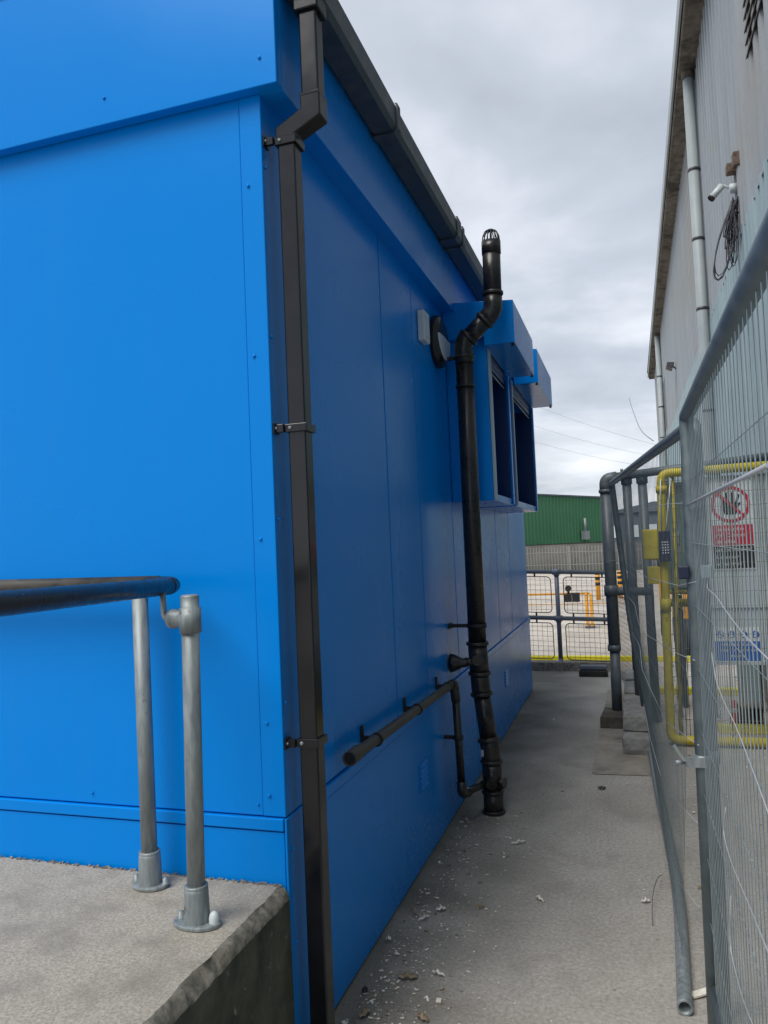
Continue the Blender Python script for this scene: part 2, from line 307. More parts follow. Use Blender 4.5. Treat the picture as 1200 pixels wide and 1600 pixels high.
def text(body, size, loc, m_, parent, name='lettering', rot=(R(90), 0, 0), align='CENTER', ext=0.0008, sx=1.0):
    cu = bpy.data.curves.new(name, 'FONT'); cu.body = body; cu.size = size; cu.align_x = align; cu.extrude = ext
    o = bpy.data.objects.new('tmp_' + name, cu); col.objects.link(o); bpy.context.view_layer.update()
    me = bpy.data.meshes.new_from_object(o.evaluated_get(bpy.context.evaluated_depsgraph_get()))
    bpy.data.objects.remove(o); me.materials.clear(); me.materials.append(M[m_])
    q = bpy.data.objects.new(name, me); col.objects.link(q); q.parent = parent
    q.location = Vector(loc) - Vector(root_loc(parent)); q.rotation_euler = rot; q.scale = (sx, 1, 1)
    return q

# ================================================================ THE GROUND
def sheet(name, poly, z, m_):
    mb = MB(); mb.add([(x, y, z) for x, y in poly], [tuple(range(len(poly)))]); return tag(mb.build(name, m_), kind='structure')
sheet('ground', [(-400, -60), (400, -60), (400, 700), (-400, 700)], -0.016, 'far')
sheet('yard_pavement', [(-30, -12), (30, -12), (30, 38.2), (-30, 38.2)], -0.008, 'road')
sheet('path', [(-6, -6), (0.0, -6), (3, -6), (3, 6.22), (0.10, 6.25), (0.06, 9.42), (-1.9, 9.42), (-6, 9.42)], 0.0, 'path')
mb = MB(); mb.add([(-0.315, 5.33, .004), (0.075, 5.35, .004), (0.06, 8.3, .004), (-0.285, 8.3, .004)], [(0, 1, 2, 3)]); tag(mb.build('concrete_strip', 'cement'), kind='structure')
sheet('grass_verge', [(-16, 38.4), (6, 37.2), (6, 39.6), (-16, 41)], -0.002, 'grass')
# raised kerb under the railing
mb = MB(); mb.box(-4.2, -0.20, 9.40, 9.58, -0.01, 0.105); tag(mb.build('kerb', 'concrete_edge', bevel=.01), kind='structure')
# yellow painted kerb edges
for i, (x0, x1, y, lab) in enumerate(((-4.2, 1.25, 10.22, 'yellow painted kerb edge crossing the yard just beyond the grey railing'),
                                      (0.10, 1.18, 8.14, 'yellow painted kerb edge behind the fence, midway between the gate and railing'),
                                      (0.60, 1.16, 6.60, 'short yellow kerb edge on the ground close behind the yellow gate'))):
    mb = MB(); mb.box(x0, x1, y, y + .09, -0.008, 0.055)
    single(mb, 'yellow_kerb', 'line_yellow', (x0, y, 0), lab, 'kerb', 'yellow painted kerb edges', bevel=.008)

# ================================================================ BLUE CABIN
WX, FY, YE = -1.045, 2.158, 8.20
cabin = thing('blue_cabin', (-3.5, 5.2, 0), 'bright blue steel clad cabin with projecting shutter boxes along the path', 'cabin')
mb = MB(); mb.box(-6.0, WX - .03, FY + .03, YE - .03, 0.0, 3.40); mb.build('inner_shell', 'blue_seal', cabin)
T = .035
def side_panel(y0, y1, z0, z1, off=0, name='wall_panel'):
    mb = MB(); mb.box(WX - T, WX + off, y0 + .006, y1 - .006, z0, z1); return mb.build(name, 'blue', cabin, bevel=.003)
ys = [2.345, 3.365, 3.922, 4.70, 5.10, 6.31, 7.03, 8.20]
for a, b in zip(ys, ys[1:]): side_panel(a, b, .765, 3.06)
# corner post: L shaped trim wrapped round the near corner
mb = MB(); mb.prism([(WX - .074, FY + T), (WX - .074, FY - .002), (WX + .002, FY - .002), (WX + .002, 2.343), (WX - T, 2.343), (WX - T, FY + T)], 'z', .765, 3.06)
mb.build('corner_trim', 'blue', cabin, bevel=.003)
mb = MB(); mb.prism([(WX - .002, FY + T), (WX - .002, FY - .0055), (WX + .006, FY - .0055), (WX + .006, 2.343), (WX - T, 2.343), (WX - T, FY + T)], 'z', 0.02, .761)
mb.build('corner_skirt', 'blue', cabin, bevel=.003)
# front wall
mb = MB(); mb.box(-3.2, WX - .0748, FY, FY + T, .765, 3.06); mb.build('wall_panel', 'blue', cabin, bevel=.003)
mb = MB(); mb.box(-6.0, -3.207, FY, FY + T, .765, 3.06); mb.build('wall_panel', 'blue', cabin, bevel=.003)
mb = MB(); mb.box(-6.0, WX - .004, FY - .010, FY + T, .724, .761); mb.build('flashing', 'blue', cabin, bevel=.003)
mb = MB(); mb.box(-6.0, WX - .004, FY - .004, FY + T, 0.02, .719); mb.build('skirt_panel', 'blue', cabin, bevel=.003)
# side flashing and skirt
mb = MB(); mb.box(WX - T, WX + .012, 2.346, YE, .722, .760); mb.build('flashing', 'blue', cabin, bevel=.003)
for a, b in zip([2.346, 4.62, 5.14, 8.20], [4.62, 5.14, 8.20]): side_panel(a, b, .01, .716, off=.004, name='skirt_panel')
# far end wall
mb = MB(); mb.box(-6.0, WX - T - .002, YE - .028, YE, 0.02, 3.40); mb.build('end_wall', 'blue', cabin)
# fascias
FX = -.965; FF = 2.115
mb = MB(); mb.prism([(WX - .02, 3.04), (FX, 3.04), (FX, 3.52), (WX - .02, 3.52)], 'y', FF + .041, 5.52); mb.build('side_fascia', 'blue', cabin, bevel=.003)
mb = MB(); mb.prism([(WX - .02, 3.04), (FX, 3.04), (FX, 3.52), (WX - .02, 3.52)], 'y', 5.527, YE + .03); mb.build('side_fascia', 'blue', cabin, bevel=.003)
mb = MB(); mb.box(-6.05, FX + .001, FF, FF + .039, 3.04, 3.588); mb.build('front_fascia', 'blue', cabin, bevel=.003)
mb = MB(); mb.box(-6.05, FX + .006, FF - .008, FF + .075, 3.590, 3.606); mb.build('fascia_cap', 'blue', cabin, bevel=.004)
mb = MB(); mb.box(-6.0, WX - .025, FF + .045, YE, 3.402, 3.50); mb.build('roof', 'gutter', cabin)
# roller shutter boxes and window housings
for k, (h0, h1, b0, b1, lab) in enumerate(((4.66, 5.68, 4.71, 5.56, 'nearer shutter box above the first window'), (5.95, 7.10, 5.70, 7.06, 'farther shutter box above the second window'))):
    mb = MB(); mb.prism([(WX + .003, 3.10), (-.595, 3.065), (-.595, 2.80), (WX + .26, 2.80), (WX + .26, 2.86), (WX + .003, 2.86)], 'y', h0, h1)
    ho = mb.build('shutter_box', 'blue', cabin, bevel=.004); ho['label'] = lab
    for (yy, zz_) in ((h0 + .02, 2.797), (h1 - .02, 2.797)):
        q = MB(); q.lathe((-.61, yy, zz_), (0, 0, -1), [(0, .0), (0, .011), (.012, .009), (.014, 0)], seg=8); q.build('rivet', 'black', ho)
    bx = WX + .265
    wh = MB()
    wh.box(WX + .003, bx, b0, b0 + .055, 1.84, 2.857); wh.box(WX + .003, bx, b1 - .055, b1, 1.84, 2.857)
    wh.box(WX + .003, bx, b0 + .056, b1 - .056, 1.84, 1.885)
    wo = wh.build('window_housing', 'blue', cabin, bevel=.003)
    g = MB(); g.box(bx + .002, bx + .014, b0 + .004, b0 + (.080 if k == 0 else .045), 1.845, 2.79); g.build('shutter_guide', 'guide_sheen', wo, bevel=.002)
    g = MB(); g.box(bx + .002, bx + .014, b1 - .06, b1 - .004, 1.845, 2.79); g.build('shutter_guide', 'blue', wo, bevel=.002)
    g = MB(); g.box(WX + .010, WX + .022, b0 + .058, b1 - .058, 1.89, 2.75); g.build('window_pane', 'glass', wo)
    g = MB(); g.box(WX + .024, WX + .05, (b0 + b1) / 2 - .02, (b0 + b1) / 2 + .02, 1.89, 2.75); g.build('window_mullion', 'shutter', wo)
    g = MB(); g.box(WX + .062, bx - .003, b1 - .062, b1 - .0555, 1.89, 2.75); g.build('reveal_shade', 'shutter', wo)  # navy facing added on the far jamb, recess shade put into its colour
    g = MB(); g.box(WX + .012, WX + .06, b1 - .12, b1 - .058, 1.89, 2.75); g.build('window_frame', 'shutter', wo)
    for j in range(3):
        g = MB(); g.box(bx - .035, bx - .012, b0 + .058, b1 - .058, 2.80 - j * .042, 2.838 - j * .042); g.build('shutter_slat', 'shutter', wo, bevel=.006)
    g = MB(); g.tube([(bx - .02, b0 + .06, 2.69), (bx - .02, b1 - .06, 2.69)], .006, 8); g.build('bottom_bar', 'galv', wo)
# pressed louvre vents low on the skirt
for (yy, zz_) in ((3.73, .43), (6.47, .43)):
    mb = MB(); mb.box(WX + .005, WX + .0075, yy - .075, yy + .075, zz_ - .07, zz_ + .07); v = mb.build('louvre_vent', 'blue', cabin, bevel=.001)
    for j in range(5):
        q = MB(); z0 = zz_ - .056 + j * .026
        q.prism([(WX + .008, z0), (WX + .018, z0 + .002), (WX + .008, z0 + .016)], 'y', yy - .062, yy + .062); q.build('louvre_blade', 'blue', v)
# fixing screws joined as one part
mb = MB()
def screw(p, ax, r=.0055):
    mb.lathe(p, ax, [(0, r), (.003, r), (.0045, r * .5), (.0045, 0)], seg=8)
for z in (1.05, 1.62, 2.2, 2.75): screw((WX - .05, FY - .003, z), (0, -1, 0)); screw((WX + .003, 2.178, z + .06), (1, 0, 0))
for z in (.5, .83): screw((WX - .05, FY - (.005 if z > .76 else .007), z), (0, -1, 0))
for x in (-1.135, -1.35, -1.75, -2.2): screw((x, FY - .003, .80), (0, -1, 0), .004)
for x in (-1.02, -1.6, -2.2): screw((x, FF - .001, 3.13), (0, -1, 0))
screw((WX + .007, 2.19, .66), (1, 0, 0)); screw((WX + .007, 2.19, .38), (1, 0, 0))
for y in (4.8, 5.0, 5.5, 6.2, 6.8): screw((WX + .16, y, 1.838), (0, 0, -1), .008)
mb.build('fixing_screws', 'blue', cabin, kind='stuff')

# ---------------------------------------------------------------- rain gutter
gut = thing('rain_gutter', (-.90, 5.1, 3.35), 'dark grey square rain gutter running along the edge of the blue cabin roof', 'gutter')
gx0, gx1 = -.958, -.845
mb = MB()
prof = [(gx0, 3.455), (gx0, 3.37), (gx0 + .012, 3.352), (gx1 - .016, 3.352), (gx1, 3.37), (gx1, 3.458), (gx1 - .010, 3.458), (gx1 - .006, 3.374), (gx1 - .018, 3.36), (gx0 + .014, 3.36), (gx0 + .006, 3.374), (gx0 + .006, 3.455)]
for y0, y1 in ((2.17, 4.30), (4.306, YE + .03)):
    mb = MB(); mb.prism(prof, 'y', y0, y1); mb.build('gutter_length', 'gutter', gut)
mb = MB(); mb.box(gx0, gx1 + .003, 2.16, 2.169, 3.35, 3.46); mb.build('stop_end', 'gutter', gut)
for y0, wd in ((3.06, .045), (4.27, .10), (4.42, .05), (5.6, .045), (6.9, .045)):
    mb = MB(); pr = [(gx0 - .003, 3.46), (gx0 - .004, 3.362), (gx0 + .008, 3.344), (gx1 - .012, 3.344), (gx1 + .008, 3.362), (gx1 + .008, 3.470), (gx1 - .004, 3.474), (gx1 + .001, 3.459), (gx1 + .001, 3.37), (gx1 - .014, 3.351), (gx0 + .010, 3.351), (gx0, 3.37), (gx0, 3.46)]
    mb.prism(pr, 'y', y0, y0 + wd); mb.build('gutter_bracket', 'gutter', gut)

# ---------------------------------------------------------------- square downpipe
dp = thing('square_downpipe', (-.975, 2.22, 0), 'tall square black downpipe at the near corner of the blue cabin', 'drainpipe')
y0, y1 = 2.190, 2.250; x0, x1 = -1.004, -.944; ux0, ux1 = -.915, -.855
def sqpipe(xa, xb, z0, z1): b = MB(); b.box(xa, xb, y0, y1, z0, z1); return b.build('pipe_length', 'black_down', dp, bevel=.006, seg=3)
sqpipe(x0, x1, 0.06, .975); sqpipe(x0 + .0005, x1 - .0005, .985, 2.925); sqpipe(ux0, ux1, 3.026, 3.342)
mb = MB(); o = .004   # offset bend
pts = [(x0 - o, 2.882), (x0 - o, 2.938), (ux0 - o, 2.985), (ux0 - o, 3.03), (ux1 + o, 3.03), (ux1 + o, 2.955), (x1 + o, 2.912), (x1 + o, 2.882)]
n = len(pts); mb.add([(p[0], y0 - o, p[1]) for p in pts] + [(p[0], y1 + o, p[1]) for p in pts],
       [(0, 1, 6, 7), (1, 2, 5, 6), (2, 3, 4, 5), (8, 15, 14, 9), (9, 14, 13, 10), (10, 13, 12, 11)] + [(i, (i + 1) % n, n + (i + 1) % n, n + i) for i in range(n)])
mb.build('offset_bend', 'black_down', dp, bevel=.004)
mb = MB(); mb.box(ux0 - .004, ux1 + .004, y0 - .004, y1 + .004, 3.022, 3.034); mb.build('pipe_collar', 'black_down', dp, bevel=.002)
mb = MB(); mb.box(ux0 - .012, ux1 + .012, y0 - .012, y1 + .012, 3.30, 3.351); mb.build('gutter_outlet', 'black_down', dp, bevel=.005)
for z in (2.893, 1.966, .985):
    mb = MB(); hz = .013
    mb.box(x0 - .0075, x1 + .0075, y0 - .0075, y1 + .0075, z - hz, z + hz)
    mb.box(WX + .003, x0 - .0075, 2.172, 2.178 + .008, z - hz, z + hz)
    mb.box(WX + .0025, WX + .008, 2.162, 2.20, z - .018, z + .018)
    c = mb.build('pipe_clip', 'black_down', dp, bevel=.002)
    q = MB(); q.lathe((x0 + .012, y0 - .0075, z), (0, -1, 0), [(0, .006), (.003, .006), (.005, .003), (.005, 0)], 8)
    q.build('clip_screw', 'galv', c)
    q = MB(); q.lathe((WX + .009, 2.171, z), (1, 0, 0), [(0, .005), (.003, .005), (.004, 0)], 8); q.build('clip_screw', 'galv', c)
mb = MB(); mb.box(x0 - .005, x1 + .005, y0 - .005, y1 + .005, .035, .085); mb.build('pipe_shoe', 'black_down', dp, bevel=.005)

# ---------------------------------------------------------------- soil stack
ss = thing('soil_stack', (-.832, 4.488, 0), 'round black soil pipe rising past the roof with cranked top and cage', 'drainpipe')
def S(x, z): return Vector((x, 4.488, z))
rp = .053
def run(name, pts, r=rp, m_='black_gloss', rad=.06): b = MB(); b.tube(arc(pts, rad), r, 22); return b.build(name, m_, ss)
def ring(p, q, r=.061, h=.02, name='socket_rim'):
    b = MB(); d = (Vector(q) - Vector(p)).normalized(); b.lathe(Vector(p) - d * h / 2, d, [(0, rp - .004), (0, r), (h * .25, r + .002), (h * .75, r + .002), (h, r), (h, rp - .004)], 22); return b.build(name, 'black_gloss', ss)
run('pipe_base', [S(-.832, 0), S(-.832, .14)], r=.058); ring(S(-.832, .012), S(-.832, .1), r=.066); ring(S(-.832, .125), S(-.832, .2), r=.064)
br = run('branch_fitting', [S(-.832, .135), S(-.832, .30)], r=.057); ring(S(-.832, .30), S(-.832, .4), r=.065)
b = MB(); b.tube([(-.832, 4.45, .185), (-.826, 4.405, .185)], .028, 16); b.lathe((-.829, 4.43, .185), (0.1, -1, 0), [(0, .034), (.012, .034), (.012, .024), (.005, .024)], 16); b.tube([(-.80, 4.47, .185), (-.755, 4.455, .185)], .026, 16); b.lathe((-.765, 4.458, .185), (1, -.3, 0), [(0, .031), (.012, .031), (.012, 0)], 16); b.build('access_boss', 'black_gloss', br)
run('lower_bend', [S(-.832, .29), S(-.834, .36), S(-.845, .44)], r=.057); ring(S(-.843, .425), S(-.85, .48), r=.064)
run('sloping_pipe', [S(-.843, .42), S(-.872, .70)], r=.051)
run('upper_bend', [S(-.870, .68), S(-.876, .745), S(-.878, .80)], r=.056); ring(S(-.871, .69), S(-.876, .745), r=.065); ring(S(-.878, .81), S(-.878, .9), r=.065)
ab = run('access_fitting', [S(-.878, .80), S(-.882, .97)], r=.057); ring(S(-.882, .985), S(-.882, 1.1), r=.065)
b = MB(); b.lathe((-.876, 4.44, .895), (.12, -1, 0), [(0, .036), (.022, .036), (.026, .032), (.026, .02), (.020, .019), (.020, 0)], 18)
b.build('access_cap', 'black_gloss', ab)
b = MB(); b.tube([(-.89, 4.47, .88), (-.95, 4.43, .885)], .024, 14); b.lathe((-1.035, 4.42, .88), (1, 0, 0), [(0, .0), (0, .056), (.025, .050), (.07, .027), (.1, .024)], 20); b.build('wall_boss', 'black_gloss', ab)
run('straight_pipe', [S(-.882, .98), S(-.880, 2.73)])
ring(S(-.880, 2.70), S(-.880, 2.75), r=.061); ring(S(-.881, 2.52), S(-.881, 2.6), r=.058, h=.012)
run('crank_bend', [S(-.880, 2.66), S(-.880, 2.775), S(-.845, 2.835)], r=.056)
run('crank_pipe', [S(-.872, 2.79), S(-.715, 2.935)], r=.052); ring(S(-.846, 2.815), S(-.82, 2.84), r=.061, h=.022)
ring(S(-.745, 2.907), S(-.72, 2.93), r=.061, h=.022)
run('top_bend', [S(-.745, 2.907), S(-.692, 2.956), S(-.690, 3.06)], r=.056); ring(S(-.690, 3.06), S(-.69, 3.1), r=.062)
run('top_pipe', [S(-.690, 3.04), S(-.685, 3.36)], r=.0535); run('terminal_socket', [S(-.6855, 3.30), S(-.6845, 3.375)], r=.057)
b = MB()
for k in range(14):
    a = 2 * math.pi * k / 14; c_, s_ = math.cos(a), math.sin(a)
    b.tube([(-.6845 + .052 * c_, 4.488 + .052 * s_, 3.37), (-.6845 + .049 * c_, 4.488 + .049 * s_, 3.405), (-.6845 + .036 * c_, 4.488 + .036 * s_, 3.435), (-.6845 + .012 * c_, 4.488 + .012 * s_, 3.448)], .0035, 5)
b.lathe((-.6845, 4.488, 3.44), (0, 0, 1), [(0, .0), (0, .02), (.010, .016), (.012, 0)], 12); b.build('vent_cage', 'black_gloss', ss)
for z, nm in ((1.09, 'pipe_clip'), (2.70, 'pipe_clip')):
    b = MB(); b.lathe((-.881, 4.488, z - .012), (0, 0, 1), [(0, .052), (0, .058), (.024, .058), (.024, .052)], 22)
    b.box(WX + .003, -.935, 4.478, 4.498, z - .01, z + .01); b.box(WX + .0025, WX + .01, 4.44, 4.53, z - .015, z + .015); b.build(nm, 'black', ss)
b = MB(); pf = []
for k in range(4): 
    a = R(228 + k * 7); pf.append((-.845 + .0585 * math.cos(a), 4.488 + .0585 * math.sin(a)))
b.add([(x, y, z) for z in (.335, .375) for x, y in pf], [(i, i + 1, i + 5, i + 4) for i in range(3)]); b.build('white_sticker', 'white', ss)

# ---------------------------------------------------------------- small waste pipe
wp = thing('waste_pipe', (-.955, 3.4, .8), 'thin dusty black waste pipe sloping along the blue wall into the soil pipe', 'drainpipe')
A = Vector((-.985, 2.60, .832)); B = Vector((-.975, 4.16, .803))
b = MB(); b.tube([A, B], .0215, 16, caps=False); b.build('long_pipe', 'dusty_pipe', wp)
b = MB(); b.lathe(A - Vector((0, .035, 0)), (0, 1, 0), [(.06, .020), (0, .0225), (0, .027), (.10, .027), (.10, .0215)], 18); b.build('open_end_socket', 'dusty_pipe', wp)
b = MB(); b.lathe(A - Vector((0, .028, 0)), (0, 1, 0), [(0, 0), (0, .0215), (.002, .0215)], 18); b.build('bore_shade', 'black', wp)  # black disc added inside the open end, painting the darkness of the bore
for y in (2.86, 3.46, 4.08):
    z = .832 - .0186 * (y - 2.6)
    b = MB(); b.lathe((-.98, y - .009, z), (0, 1, 0), [(0, .021), (0, .027), (.018, .027), (.018, .021)], 16)
    b.box(WX + .003, -.995, y - .008, y + .008, z - .012, z + .012); b.box(WX + .0025, WX + .009, y - .012, y + .012, z - .014, z + .052); b.build('pipe_clip', 'black', wp)
b = MB(); b.tube(arc([(-.975, 4.14, .803), (-.972, 4.21, .800), (-.965, 4.21, .70)], .05), .026, 16); b.build('elbow', 'black_gloss', wp)
b = MB(); b.tube([(-.966, 4.21, .74), (-.955, 4.21, .24)], .0215, 16); b.build('vertical_pipe', 'black_gloss', wp)
b = MB(); b.tube(arc([(-.955, 4.21, .26), (-.954, 4.21, .19), (-.93, 4.26, .187)], .04), .027, 16); b.build('elbow', 'black_gloss', wp)
b = MB(); b.tube([(-.945, 4.24, .187), (-.855, 4.455, .187)], .0215, 16); b.build('link_pipe', 'black_gloss', wp)
b = MB(); b.lathe((-.9605, 4.21, .49), (0, 0, 1), [(0, .022), (0, .028), (.02, .028), (.02, .022)], 16); b.box(WX + .003, -.98, 4.202, 4.218, .49, .51); b.build('pipe_clip', 'black', wp)

# ---------------------------------------------------------------- wall lamp + sensor box
lm = thing('bulkhead_light', (-1.0, 4.45, 2.72), 'round black bulkhead light with white half moon lens high on the wall', 'wall light')
cL = Vector((WX + .002, 4.45, 2.80))
b = MB(); b.lathe(cL, (1, 0, 0), [(0, 0), (0, .158), (.026, .158), (.044, .146), (.054, .115), (.056, 0)], 36); b.build('lamp_body', 'black_gloss', lm, )
b = MB(); vs = []; n = 14
for k in range(n + 1):
    a = math.pi + math.pi * k / n
    vs.append((cL.x + .060, cL.y + .135 * math.cos(a), cL.z + .02 + .135 * math.sin(a)))
b.add(vs + [(x - .02, y, z) for x, y, z in vs], [tuple(range(n + 1))] + [(i, i + 1, i + n + 2, i + n + 1) for i in range(n)]); b.build('lens', 'lens', lm)
sb = thing('sensor_box', (-1.03, 4.09, 2.79), 'small white sensor box fixed beside the round wall light', 'sensor box')
b = MB(); b.box(WX + .002, WX + .042, 4.03, 4.15, 2.71, 2.88); b.build('case', 'white', sb, bevel=.006)
b = MB(); b.box(WX + .043, WX + .046, 4.05, 4.13, 2.735, 2.855); b.build('front_plate', 'lens', sb, bevel=.001)

# ================================================================ CONCRETE PLATFORM + HANDRAIL
pf_ = thing('concrete_platform', (-2.5, .8, 0), 'raised concrete platform with dark mossy side in front of the blue cabin', 'platform')
SZ = .563; EX = -1.035
b = MB(); n = 240; top = []; low = []
ys_ = [-1.0 + (FY - .012 + 1.0) * k / n for k in range(n + 1)]
rng = random.Random(3)
def walk(amp, keep):
    v = 0; o_ = []
    for k in range(n + 1): v = v * keep + rng.uniform(-1, 1) * amp; o_.append(v)
    return o_
jt = walk(.0026, .9); jl = walk(.0030, .8); jm = walk(.0034, .7)
for k in range(n + 1):
    if 198 < k < 212 or 176 < k < 182 or 150 < k < 160 or 96 < k < 104: jl[k] -= .010 * abs(math.sin(k * .7)); jm[k] -= .006
b.add([(EX - .034 + jt[k], ys_[k], SZ) for k in range(n + 1)] + [(-4.2, ys_[k], SZ) for k in range(n + 1)], [(k, k + 1, n + 2 + k, n + 1 + k) for k in range(n)])
b.build('platform_top', 'concrete_top', pf_)
b = MB(); edge = []
for k in range(n + 1):
    edge += [(EX - .034 + jt[k], ys_[k], SZ), (EX - .018 + jm[k], ys_[k], SZ - .006 + jm[k]), (EX - .005 + jl[k], ys_[k], SZ - .020 + jm[k]), (EX + jl[k] * .4, ys_[k], SZ - .036 + jl[k])]
b.add(edge, [(4 * k + j, 4 * k + 4 + j, 4 * k + 5 + j, 4 * k + 1 + j) for k in range(n) for j in range(3)], smooth=True); b.build('platform_edge', 'concrete_edge', pf_)
b = MB(); b.add([(EX + jl[k] * .4, ys_[k], SZ - .036 + jl[k]) for k in range(n + 1)] + [(EX + .004, ys_[k], -.01) for k in range(n + 1)], [(k, k + 1, n + 2 + k, n + 1 + k) for k in range(n)])
b.build('platform_side', 'concrete_moss', pf_)
b = MB(); b.box(-4.19, EX - .06, -1.02, FY - .02, -.01, SZ - .03); b.build('platform_core', 'concrete_moss', pf_)
# crumbs along the joint with the wall
b = MB(); rng = random.Random(5)
for k in range(520):
    x = -1.06 - 2.1 * rng.random() ** 1.2; s_ = .0008 + .0035 * rng.random() ** 2.2; y = FY - .006 - rng.uniform(.004, .014)
    b.obox((x, y, SZ + s_ * .3), (s_, rng.uniform(-.003, .003), 0), (0, s_ * .8, .002), (.001, 0, s_ * .7))
b.build('mortar_crumbs', 'concrete_edge', pf_, kind='stuff')

hr = thing('handrail', (-1.33, 1.97, SZ), 'black topped tube handrail on two grey steel posts on the concrete platform', 'handrail')
def post(x, y, zt, lean=(0, 0), cap=False):
    b = MB(); b.tube([(x, y, SZ + .02), (x + lean[0], y + lean[1], zt)], .0245, 24); p = b.build('post', 'galv', hr)
    b = MB(); b.lathe((x, y, SZ + .008), (0, 0, 1), [(0, .036), (.085, .033), (.10, .031), (.10, .024)], 24)
    b.lathe((x, y, SZ + .10), (0, 0, 1), [(0, .0315), (.006, .0325), (.010, .0305), (.010, .024)], 24); b.build('base_socket', 'galv', p)
    b = MB(); ol = []
    for k in range(32):
        a = 2 * math.pi * k / 32; ca, sa = math.cos(a), math.sin(a)
        ol.append((x + (.072 if cap else .060) * ca * (1 if abs(ca) < .8 else .98) , y + (.044) * sa * (1.0)))
    b.prism(ol, 'z', SZ + .001, SZ + .012); b.build('base_flange', 'galv', p, bevel=.003)
    for s_ in (-1, 1):
        b = MB(); b.lathe((x + s_ * .052, y + .002, SZ + .012), (0, 0, 1), [(0, .012), (.004, .012), (.004, .009), (.018, .009), (.020, 0)], 6, smooth=False)
        bo = b.build('bolt', 'galv', p)
        if cap and s_ == 1:
            b = MB(); b.lathe((x + .052, y + .002, SZ + .012), (0, 0, 1), [(0, .014), (.012, .0145), (.022, .012), (.028, .006), (.030, 0)], 14); bo2 = b.build('bolt', 'white', p)
            bo2['label'] = 'white domed bolt cap'; bpy.data.objects.remove(bo)
    return p
post(-1.462, 2.056, 1.465, (-.010, 0)); p2 = post(-1.186, 1.874, 1.462, (.008, 0), cap=True)
b = MB(); zc = 1.468; xc, yc = -1.178, 1.874
b.lathe((xc, yc, zc - .105), (0, 0, 1), [(0, .0245), (0, .0300), (.070, .0300), (.070, .0255), (.100, .0255), (.104, .0245), (.106, .020), (.106, 0)], 24); b.build('tee_fitting', 'galv', p2)
b = MB(); tdir = Vector((-.078, .026, 0)).normalized(); tb = Vector((xc, yc, 1.400))
b.lathe(tb + tdir * .018, tdir, [(0, .024), (.045, .024), (.047, .028), (.060, .028), (.064, .025), (.064, 0)], 20); b.build('tee_branch', 'galv', p2)
b = MB(); b.tube(arc([tb + tdir * .075, tb + tdir * .115, tb + tdir * .119 + Vector((0, .0, .075))], .03), .0085, 12); b.build('rail_hook', 'galv', hr)
E1 = Vector((-1.318, 1.985, 1.489)); E2 = Vector((-1.18, 1.2, 1.500)); D = (E2 - E1)
b = MB(); b.tube([E1 - D * .03, E1, E2, E2 + D * .9], [.021, .0255, .0255, .0255], 26); r1 = b.build('rail', 'black_rail', hr); r1['label'] = 'black rail running towards the viewer'
b = MB(); b.tube([(-1.40, 2.056, 1.494), (-3.2, 2.062, 1.508)], .0255, 24); r2 = b.build('rail', 'dusty_pipe', hr); r2['label'] = 'dusty grey rail running along the blue wall'
b = MB(); b.tube(arc([E1 + Vector((.004, -.012, 0)), (-1.345, 2.05, 1.491), (-1.45, 2.056, 1.494)], .03), .0255, 22); b.build('rail_bend', 'black_rail', hr)

# ================================================================ WAREHOUSE ON THE RIGHT
barn = thing('grey_warehouse', (5, 12, 0), 'tall pale grey corrugated warehouse with teal lower cladding on the right', 'warehouse')
def bX(y, off=0): return 1.14 + .006 * y + off
def corr(name, y0, y1, z0, z1, pitch, depth, m_, off=0, parent=barn, topf=None):
    b = MB(); pts = []; y = y0
    while y < y1 - 1e-6:
        for f_, d in ((0, 0), (.38, 0), (.5, depth), (.88, depth)):
            yy = min(y + f_ * pitch, y1); pts.append((bX(yy, off) - d, yy))
        y += pitch
    n = len(pts); vs = [(x, yy, z0) for x, yy in pts] + [(x, yy, z1) for x, yy in pts]
    b.add(vs, [(i, i + 1, n + i + 1, n + i) for i in range(n - 1)]); return b.build(name, m_, parent)
corr('upper_cladding', -4, 29.6, 4.26, 7.56, .24, .065, 'clad')
corr('lower_cladding', -4, 29.6, 0.45, 4.31, .20, .034, 'teal', off=-.035)
b = MB(); b.hexa([(bX(-4, -.05), -4, 0), (bX(-4, 8), -4, 0), (bX(29.6, 8), 29.6, 0), (bX(29.6, -.05), 29.6, 0), (bX(-4, -.05), -4, .45), (bX(-4, 8), -4, .45), (bX(29.6, 8), 29.6, .45), (bX(29.6, -.05), 29.6, .45)]); b.build('plinth', 'stone', barn)
b = MB(); b.hexa([(bX(-4, .04), -4, .4), (bX(-4, 8), -4, .4), (bX(29.58, 8), 29.58, .4), (bX(29.58, .04), 29.58, .4), (bX(-4, .04), -4, 7.6), (bX(-4, 8), -4, 7.6), (bX(29.58, 8), 29.58, 7.6), (bX(29.58, .04), 29.58, 7.6)]); b.build('end_walls', 'clad', barn)
b = MB(); b.add([(bX(-4, -.3), -4.2, 7.72), (bX(30.4, -.3), 30.4, 7.72), (bX(30.4, 4), 30.4, 8.9), (bX(-4, 4), -4.2, 8.9), (bX(30.4, 8.3), 30.4, 7.72), (bX(-4, 8.3), -4.2, 7.72)], [(0, 1, 2, 3), (3, 2, 4, 5)]); b.build('roof', 'asbestos', barn)
